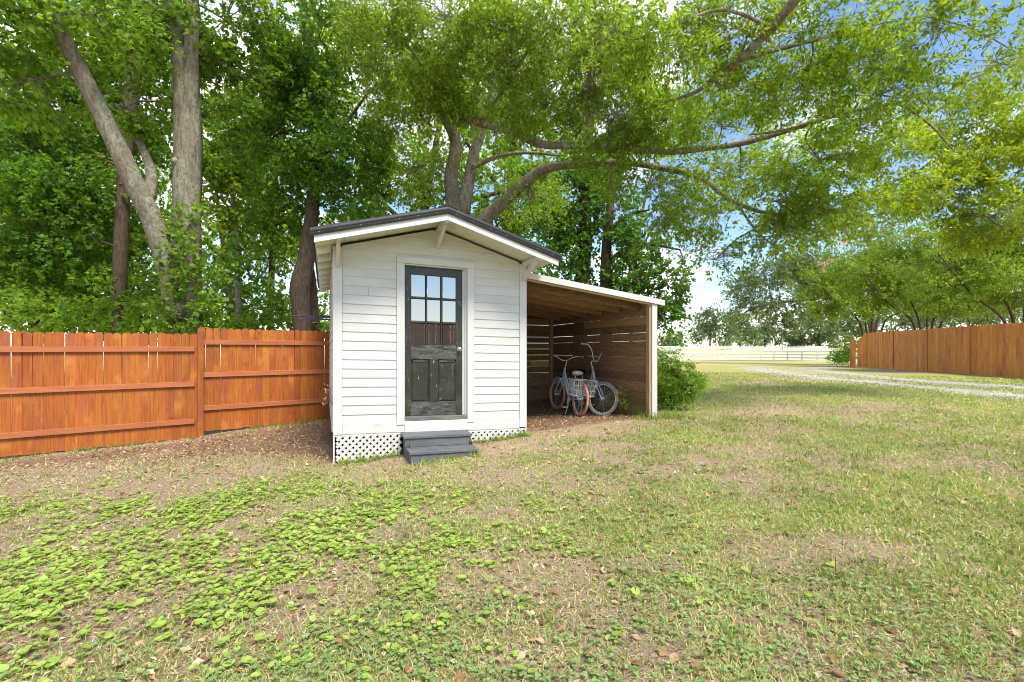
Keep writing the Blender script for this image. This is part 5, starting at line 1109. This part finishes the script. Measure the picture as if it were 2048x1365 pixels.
# ------------------------------------------------------------------ lawn plants
def fan(rg, n, rmin, rmax, p=1.0, half=51):
    """random ground points in front of the viewer, thinning out with distance"""
    u = rg.random(n); e = 2 - p
    r = (rmin ** e + u * (rmax ** e - rmin ** e)) ** (1 / e)
    a = np.radians(rg.uniform(-half, half, n)); return r * np.sin(a), r * np.cos(a), r
def outside(x, y):
    u, w = shed_local(x, y)
    shed_in = (u > -0.05) & (u < W + 0.03) & (w > -0.02) & (w < 4.5)
    st_in = (u > 0.84) & (u < 1.78) & (w > -0.68) & (w <= 0)
    f = (x - A1[0]) * nA[0] + (y - A1[1]) * nA[1]        # in front of the left fence
    behind = (f < -0.05) & (x < -2.6)
    fB = (x - B1[0]) * nB[0] + (y - B1[1]) * nB[1]
    return ~shed_in & ~st_in & ~behind
def on_track(x, y):
    d = np.full(len(x), 9.0)
    for P in (trk1, trk2):
        Pn = P[::3]
        for i in range(0, len(x), 20000):
            q = np.stack([x[i:i + 20000], y[i:i + 20000]], -1); d[i:i + 20000] = np.minimum(d[i:i + 20000], np.sqrt(((q[:, None] - Pn[None]) ** 2).sum(-1)).min(1))
    return d
def blades(x, y, h, w, lean, rg, bend=0.5):
    n = len(x); z = ground(x, y); a = rg.uniform(0, 2 * math.pi, n); f = rg.uniform(0, 2 * math.pi, n)
    base = np.stack([x, y, z - 0.004], -1); sd = np.stack([np.cos(a), np.sin(a), 0 * a], -1) * (w / 2)[:, None]
    ld = np.stack([np.cos(f), np.sin(f), 0 * f], -1); l = lean[:, None]
    mid = base + ld * l * (h * 0.45)[:, None] + np.array([0, 0, 1]) * (h * 0.6 * np.cos(np.minimum(lean, 1.3)))[:, None]
    tip = base + ld * l * h[:, None] * (1 + bend * 0.3) + np.array([0, 0, 1]) * (h * np.maximum(0.12, np.cos(np.minimum(lean * 1.3, 1.5))))[:, None]
    V = np.stack([base - sd, base + sd, mid + sd * 0.75, mid - sd * 0.75, tip], 1).reshape(-1, 3); i = np.arange(n) * 5
    return V, np.stack([i, i + 1, i + 2, i + 3], -1), np.stack([i + 3, i + 2, i + 4], -1)
def layer(name, label, mat, V, Q, T=None, cat='grass'):
    return tag(link(name, mesh_np(name, V, Q, T), mat), label, cat, kind='stuff')
rg = np.random.default_rng(21)
M['blade'] = leafmat('grass_blade', [(0.1912, 0.2885, 0.07875), (0.2812, 0.3847, 0.1102), (0.3825, 0.4595, 0.1497), (0.5062, 0.4915, 0.2363), (0.6075, 0.5237, 0.3465)], 0.35, 1.2, 0.2)
M['blade_deep'] = leafmat('deep_grass_blade', [(0.1465, 0.2412, 0.04785), (0.2246, 0.3247, 0.06152), (0.3222, 0.4082, 0.08203)], 0.3, 1.2, 0.25)
M['straw'] = leafmat('dry_straw', [(0.351, 0.243, 0.1282), (0.54, 0.405, 0.2295), (0.7019, 0.5669, 0.351), (0.81, 0.7019, 0.486)], 0.15, 2.0, 0.2)
M['clover'] = leafmat('clover_leaf', [(0.1707, 0.2812, 0.1004), (0.2511, 0.3716, 0.1406), (0.3315, 0.4419, 0.1707)], 0.35, 2.0, 0.15)
M['weed'] = leafmat('round_weed_leaf', [(0.2486, 0.373, 0.06778), (0.3155, 0.4494, 0.08626), (0.3825, 0.5163, 0.1047), (0.4399, 0.5642, 0.1479)], 0.38, 1.5, 0.12)
M['dead'] = leafmat('dead_leaf', [(0.1637, 0.07673, 0.03581), (0.2864, 0.1535, 0.08184), (0.4297, 0.2864, 0.1739), (0.5115, 0.3887, 0.266)], 0.1, 3.0, 0.2)
M['chip'] = leafmat('leaf_litter', [(0.08505, 0.04914, 0.03024), (0.2457, 0.1323, 0.0756), (0.4158, 0.2457, 0.1512), (0.6804, 0.4725, 0.3213)], 0.05, 3.0, 0.2)
# green blades in tufts
x, y, r = fan(rg, 26000, 1.7, 20, 1.35); ok = outside(x, y); x, y, r = x[ok], y[ok], r[ok]
g, di, li, we, cl_ = cover(x, y); keep = rg.random(len(x)) < np.clip(g * 0.85 + 0.10 * (1 - di) * (1 - li), 0, 1); x, y, r = x[keep], y[keep], r[keep]
k = 8; sp_ = 0.035 + 0.012 * r
x = (x[:, None] + rg.normal(0, 1, (len(x), k)) * sp_[:, None]).ravel(); y = (y[:, None] + rg.normal(0, 1, (len(r), k)) * sp_[:, None]).ravel(); r = np.hypot(x, y)
tr_ = on_track(x, y); ok = outside(x, y) & (tr_ > 0.42) & (rg.random(len(x)) < 0.97); x, y, r = x[ok], y[ok], r[ok]
h = rg.gamma(5, 0.0075, len(x)) * (0.85 + 0.05 * np.minimum(r, 8)) + 0.012; V, Q, T = blades(x, y, h, (0.0035 + 0.0011 * r) * rg.uniform(0.7, 1.3, len(x)), np.abs(rg.normal(0.75, 0.35, len(x))), rg)
layer('lawn_grass', 'short patchy green lawn grass over the yard', M['blade'], V, Q, T)
# a sward of very short blades, one face each
x, y, r = fan(rg, 330000, 1.7, 22, 1.45); g, di, li, we, cl_ = cover(x, y); fine_n = fbm(x, y, 9.0, 2, 77)
ok = outside(x, y) & (rg.random(len(x)) < np.clip((0.25 + 0.95 * g) * (1 - 0.75 * di) * (1 - 0.8 * li) * sstep(0.25, 0.6, fine_n) * 1.3, 0, 1)); x, y, r = x[ok], y[ok], r[ok]
ok = on_track(x, y) > 0.36; x, y, r = x[ok], y[ok], r[ok]; n = len(x); z = ground(x, y); a = rg.uniform(0, 6.283, n); f = rg.uniform(0, 6.283, n); h = rg.uniform(0.012, 0.034, n) * (1 + 0.04 * r); w = (0.003 + 0.0011 * r) * rg.uniform(0.7, 1.4, n); l = rg.uniform(0.2, 1.4, n)
base = np.stack([x, y, z - 0.003], -1); sd = np.stack([np.cos(a), np.sin(a), 0 * a], -1) * w[:, None]; tip = base + np.stack([np.cos(f) * h * l, np.sin(f) * h * l, h * rg.uniform(0.5, 1, n)], -1)
layer('short_sward', 'very short green sward between the tufts', M['blade'], np.stack([base - sd, base + sd, tip], 1).reshape(-1, 3), None, np.arange(3 * n).reshape(-1, 3))
# dry straw lying flat
x, y, r = fan(rg, 100000, 1.7, 15, 1.35); g, di, li, we, cl_ = cover(x, y); ok = outside(x, y) & (rg.random(len(x)) < 0.9 - 0.35 * di - 0.4 * li); x, y, r = x[ok], y[ok], r[ok]
h = rg.uniform(0.02, 0.075, len(x)); V, Q, T = blades(x, y, h, (0.0022 + 0.0008 * r) * rg.uniform(0.7, 1.3, len(x)), rg.uniform(1.15, 1.5, len(x)), rg, 0.2)
layer('dry_grass', 'dry straw-coloured thatch lying between the green tufts', M['straw'], V, Q, T)
# long coarse tufts on the right
x, y, r = fan(rg, 900, 1.8, 9, 1.2); g, di, li, we, cl_ = cover(x, y); p_ = sstep(-0.5, 3.0, x) * 0.75 + 0.08; ok = outside(x, y) & (rg.random(len(x)) < p_ * (1 - di) * (1 - li)); x, y = x[ok], y[ok]; n = len(x)
x = (x[:, None] + rg.normal(0, 0.06, (n, 22))).ravel(); y = (y[:, None] + rg.normal(0, 0.06, (n, 22))).ravel()
post_x, post_y = shed_world(5.06, -0.02)       # weeds round the lean-to post
px_ = post_x + rg.normal(0.12, 0.22, 260); py_ = post_y + rg.normal(-0.1, 0.10, 260); x = np.append(x, px_); y = np.append(y, py_)
bx_, by_ = [], []                                # tufts where the shed, steps and fence meet the ground
def edge(u0, u1, w0, w1, n):
    c = rg.uniform(u0, u1, max(n // 14, 1)); u = rg.choice(c, n) + rg.normal(0, 0.03, n); w = rg.uniform(w0, w1, n); q = np.array([shed_world(a_, b2) for a_, b2 in zip(u, w)]); bx_.extend(q[:, 0]); by_.extend(q[:, 1])
edge(0.05, 0.82, -0.14, -0.03, 420); edge(1.85, 2.75, -0.14, -0.03, 420); edge(0.9, 1.75, -0.78, -0.68, 160); edge(4.7, 5.0, -0.1, 0.3, 120); edge(5.09, 5.2, 0.2, 3.5, 300)
fp = rg.choice(rg.uniform(-8.6, -3.6, 26), 700) + rg.normal(0, 0.06, 700); fy = np.interp(fp, [A0[0], A2[0], A4[0]], [A0[1], A2[1], A4[1]]) - rg.uniform(0.03, 0.20, 700); bx_.extend(fp); by_.extend(fy)
h = rg.gamma(6, 0.011, len(x)) + 0.015; h[-260:] *= 1.9
hb_ = rg.gamma(5, 0.014, len(bx_)) + 0.015; x = np.append(x, bx_); y = np.append(y, by_); h = np.append(h, hb_); V, Q, T = blades(x, y, h, rg.uniform(0.004, 0.009, len(x)) * (1 + 0.05 * np.hypot(x, y)), np.abs(rg.normal(0.65, 0.3, len(x))), rg)
layer('coarse_grass', 'longer coarse grass tufts on the right of the lawn', M['blade_deep'], V, Q, T)
def discs(x, y, z, rad, rg, lobes=9, cup=0.25, notch=True, tilt=0.35):
    """small round leaves: one fan each, cupped, tilted, with a notch where the stalk joins"""
    n = len(x); k = lobes; th = np.linspace(0.25 if notch else 0, 2 * math.pi - (0.25 if notch else 0), k, endpoint=notch)
    a = rg.uniform(0, 2 * math.pi, n)[:, None] + th[None]; sc = 1 + 0.10 * np.cos(th * 4.5)[None]
    lx = np.cos(a) * sc * rad[:, None]; ly = np.sin(a) * sc * rad[:, None]
    ta = rg.uniform(0, 2 * math.pi, n)[:, None]; tl = np.abs(rg.normal(0, tilt, n))[:, None]
    lz = (lx * np.cos(ta) + ly * np.sin(ta)) * np.tan(tl) + cup * rad[:, None]
    rim = np.stack([x[:, None] + lx, y[:, None] + ly, z[:, None] + lz], -1); c = np.stack([x, y, z], -1)[:, None]
    V = np.concatenate([c, rim], 1).reshape(-1, 3); i = np.arange(n)[:, None] * (k + 1); j = np.arange(1, k)
    T = np.stack([np.broadcast_to(i, (n, k - 1)), i + j, i + j + 1], -1).reshape(-1, 3)
    if not notch: T = np.concatenate([T, np.stack([i[:, 0], i[:, 0] + k, i[:, 0] + 1], -1)])
    return V, T
# clover: three leaflets to a plant
x, y, r = fan(rg, 30000, 1.7, 11, 1.2); g, di, li, we, cl_ = cover(x, y); ok = outside(x, y) & (rg.random(len(x)) < np.clip(cl_ * 1.0 + 0.10 * (1 - li), 0, 1)); x, y, r = x[ok], y[ok], r[ok]; n = len(x)
a = rg.uniform(0, 2 * math.pi, n)[:, None] + np.array([0, 2.094, 4.189])[None]; rad = (rg.uniform(0.0045, 0.009, n) * (1 + 0.03 * r)); X3 = (x[:, None] + np.cos(a) * rad[:, None] * 1.05).ravel(); Y3 = (y[:, None] + np.sin(a) * rad[:, None] * 1.05).ravel()
Z3 = np.repeat(ground(x, y) + rg.uniform(0.012, 0.04, n), 3); V, T = discs(X3, Y3, Z3, np.repeat(rad, 3), rg, 6, 0.15, False, 0.3)
layer('clover', 'blue-green clover patches across the lawn', M['clover'], V, None, T, 'clover')
# round-leaved weed, bright yellow-green, lower left
x, y, r = fan(rg, 15000, 1.8, 7.5, 0.6); g, di, li, we, cl_ = cover(x, y); ok = outside(x, y) & (rg.random(len(x)) < np.clip(we * 0.85 + 0.002, 0, 1)); x, y = x[ok], y[ok]; n = len(x)
x = (x[:, None] + rg.normal(0, 0.035, (n, 3))).ravel(); y = (y[:, None] + rg.normal(0, 0.035, (n, 3))).ravel(); z = ground(x, y) + rg.uniform(0.010, 0.045, len(x)); rad = rg.gamma(9, 0.0017, len(x)) + 0.003
V, T = discs(x, y, z, rad, rg, 9, 0.22, True, 0.25); layer('round_leaf_weed', 'bright round-leaved weeds carpeting the lower left lawn', M['weed'], V, None, T, 'weeds')
i_ = np.arange(len(x)); TWs = np.stack([np.stack([x + rg.normal(0, .012, len(x)), y + rg.normal(0, .012, len(x)), ground(x, y) - 0.005], -1), np.stack([x, y, z], -1)], 1); tv, tt = twig_mesh(TWs, 0.0016)
layer('weed_stalk', 'thin stalks under the round-leaved weeds', M['weed'], tv, None, tt, 'weeds')
# fallen leaves and litter
def litter(n, fanargs, sel, smin, smax, mat, name, label, flat=0.35):
    x, y, r = fan(rg, n, *fanargs); ok = sel(x, y); x, y, r = x[ok], y[ok], r[ok]; n = len(x); z = ground(x, y) + rg.uniform(0.006, 0.02, n)
    a = rg.uniform(0, 2 * math.pi, n); s = rg.uniform(smin, smax, n); d = np.stack([np.cos(a), np.sin(a), rg.normal(0, flat, n)], -1); u = np.stack([rg.normal(0, flat, n), rg.normal(0, flat, n), np.ones(n)], -1); sd = np.cross(d, u); sd /= np.linalg.norm(sd, axis=1, keepdims=True); nr = np.cross(sd, d)
    c = np.stack([x, y, z], -1); w = s * rg.uniform(0.2, 0.42, n); P = [c - d * s[:, None] / 2, c + sd * w[:, None] + nr * (s * 0.12)[:, None], c + d * s[:, None] / 2, c - sd * w[:, None] + nr * (s * 0.1)[:, None]]
    V = np.stack(P, 1).reshape(-1, 3); V[:, 2] = np.maximum(V[:, 2], ground(V[:, 0], V[:, 1]) + 0.003); layer(name, label, M[mat], V, np.arange(len(V)).reshape(-1, 4), None, 'litter')
def sel_lit(x, y):
    g, di, li, we, c_ = cover(x, y); return outside(x, y) & (rg.random(len(x)) < li * 1.1)
litter(70000, (1.8, 13, 1.0), sel_lit, 0.012, 0.045, 'chip', 'leaf_litter', 'brown leaf litter beside the fence and inside the lean-to')
litter(2600, (1.7, 12, 1.2), lambda x, y: outside(x, y) & (rg.random(len(x)) < 0.8), 0.025, 0.075, 'dead', 'fallen_leaf_scatter', 'scattered dead tan leaves lying on the lawn')
# gravel stones
def stones(P, wid, n, seed):
    rg = np.random.default_rng(seed); i = rg.integers(0, len(P), n); d = np.gradient(P, axis=0)[i]; d /= np.linalg.norm(d, axis=1, keepdims=True); s = rg.normal(0, wid * 0.42, n)
    x = P[i, 0] - d[:, 1] * s + rg.normal(0, .08, n); y = P[i, 1] + d[:, 0] * s + rg.normal(0, .2, n); ok = y < 24; x, y = x[ok], y[ok]; n = len(x); z = ground(x, y) + 0.010; q = rg.uniform(0.008, 0.024, n)
    o = np.array([(1, 0, 0), (0, 1, 0), (-1, 0, 0), (0, -1, 0), (0, 0, .7)]); a = rg.uniform(0, 6.28, n); c, s_ = np.cos(a), np.sin(a)
    V = np.stack([np.stack([x + q * (v[0] * c - v[1] * s_) * rg.uniform(.7, 1.2, n), y + q * (v[0] * s_ + v[1] * c) * rg.uniform(.7, 1.2, n), z + q * v[2]], -1) for v in o], 1).reshape(-1, 3); i = np.arange(n)[:, None] * 5
    return V, np.concatenate([i + np.array([[0, 1, 4]]), i + np.array([[1, 2, 4]]), i + np.array([[2, 3, 4]]), i + np.array([[3, 0, 4]])])
M['stone'] = leafmat('gravel_stone', [(0.1822, 0.1656, 0.149), (0.3478, 0.3312, 0.3064), (0.4968, 0.4802, 0.4554), (0.5796, 0.5713, 0.5465)], 0.0, 3, 0.1, 0.9)
V1, T1 = stones(trk1, 1.3, 17000, 5); V2, T2 = stones(trk2, 1.0, 11000, 6)
layer('gravel', 'pale loose gravel in the two wheel tracks', M['stone'], np.vstack([V1, V2]), None, np.vstack([T1, T2 + len(V1)]), 'gravel')

# sprigs growing at the foot of the lean-to wall
tree('weed_sprig', 'small leafy weed growing up the plank wall beside the bicycles', 'weed', [[(1246, 822, 8.55, 2.5), (1247, 805, 8.5, 2), (1244, 780, 8.5, 1.2)]],
     [(1248, 806, 8.5, 8, 10, .06), (1242, 782, 8.52, 9, 7, .06), (1236, 790, 8.5, 6, 5, .05)], 'leaf_bright', M['bark_dark'], L=0.035, ratio=0.55, cov=0.3, seed=201, sub=3, twig=0.0012, branch=0.003, spread=0.06, gap=0.2, roots=False, per=5)
tree('weed_sprig', 'dry reddish vine at the front left corner of the shed', 'weed', [[(660, 868, 6.25, 2.0), (658, 820, 6.25, 1.6), (661, 785, 6.25, 1)]],
     [(657, 800, 6.25, 6, 14, .05), (655, 780, 6.25, 5, 8, .05)], 'chip', M['bark_dark'], L=0.03, ratio=0.5, cov=0.5, seed=202, sub=3, twig=0.0012, branch=0.003, spread=0.06, gap=0.2, roots=False, per=5)
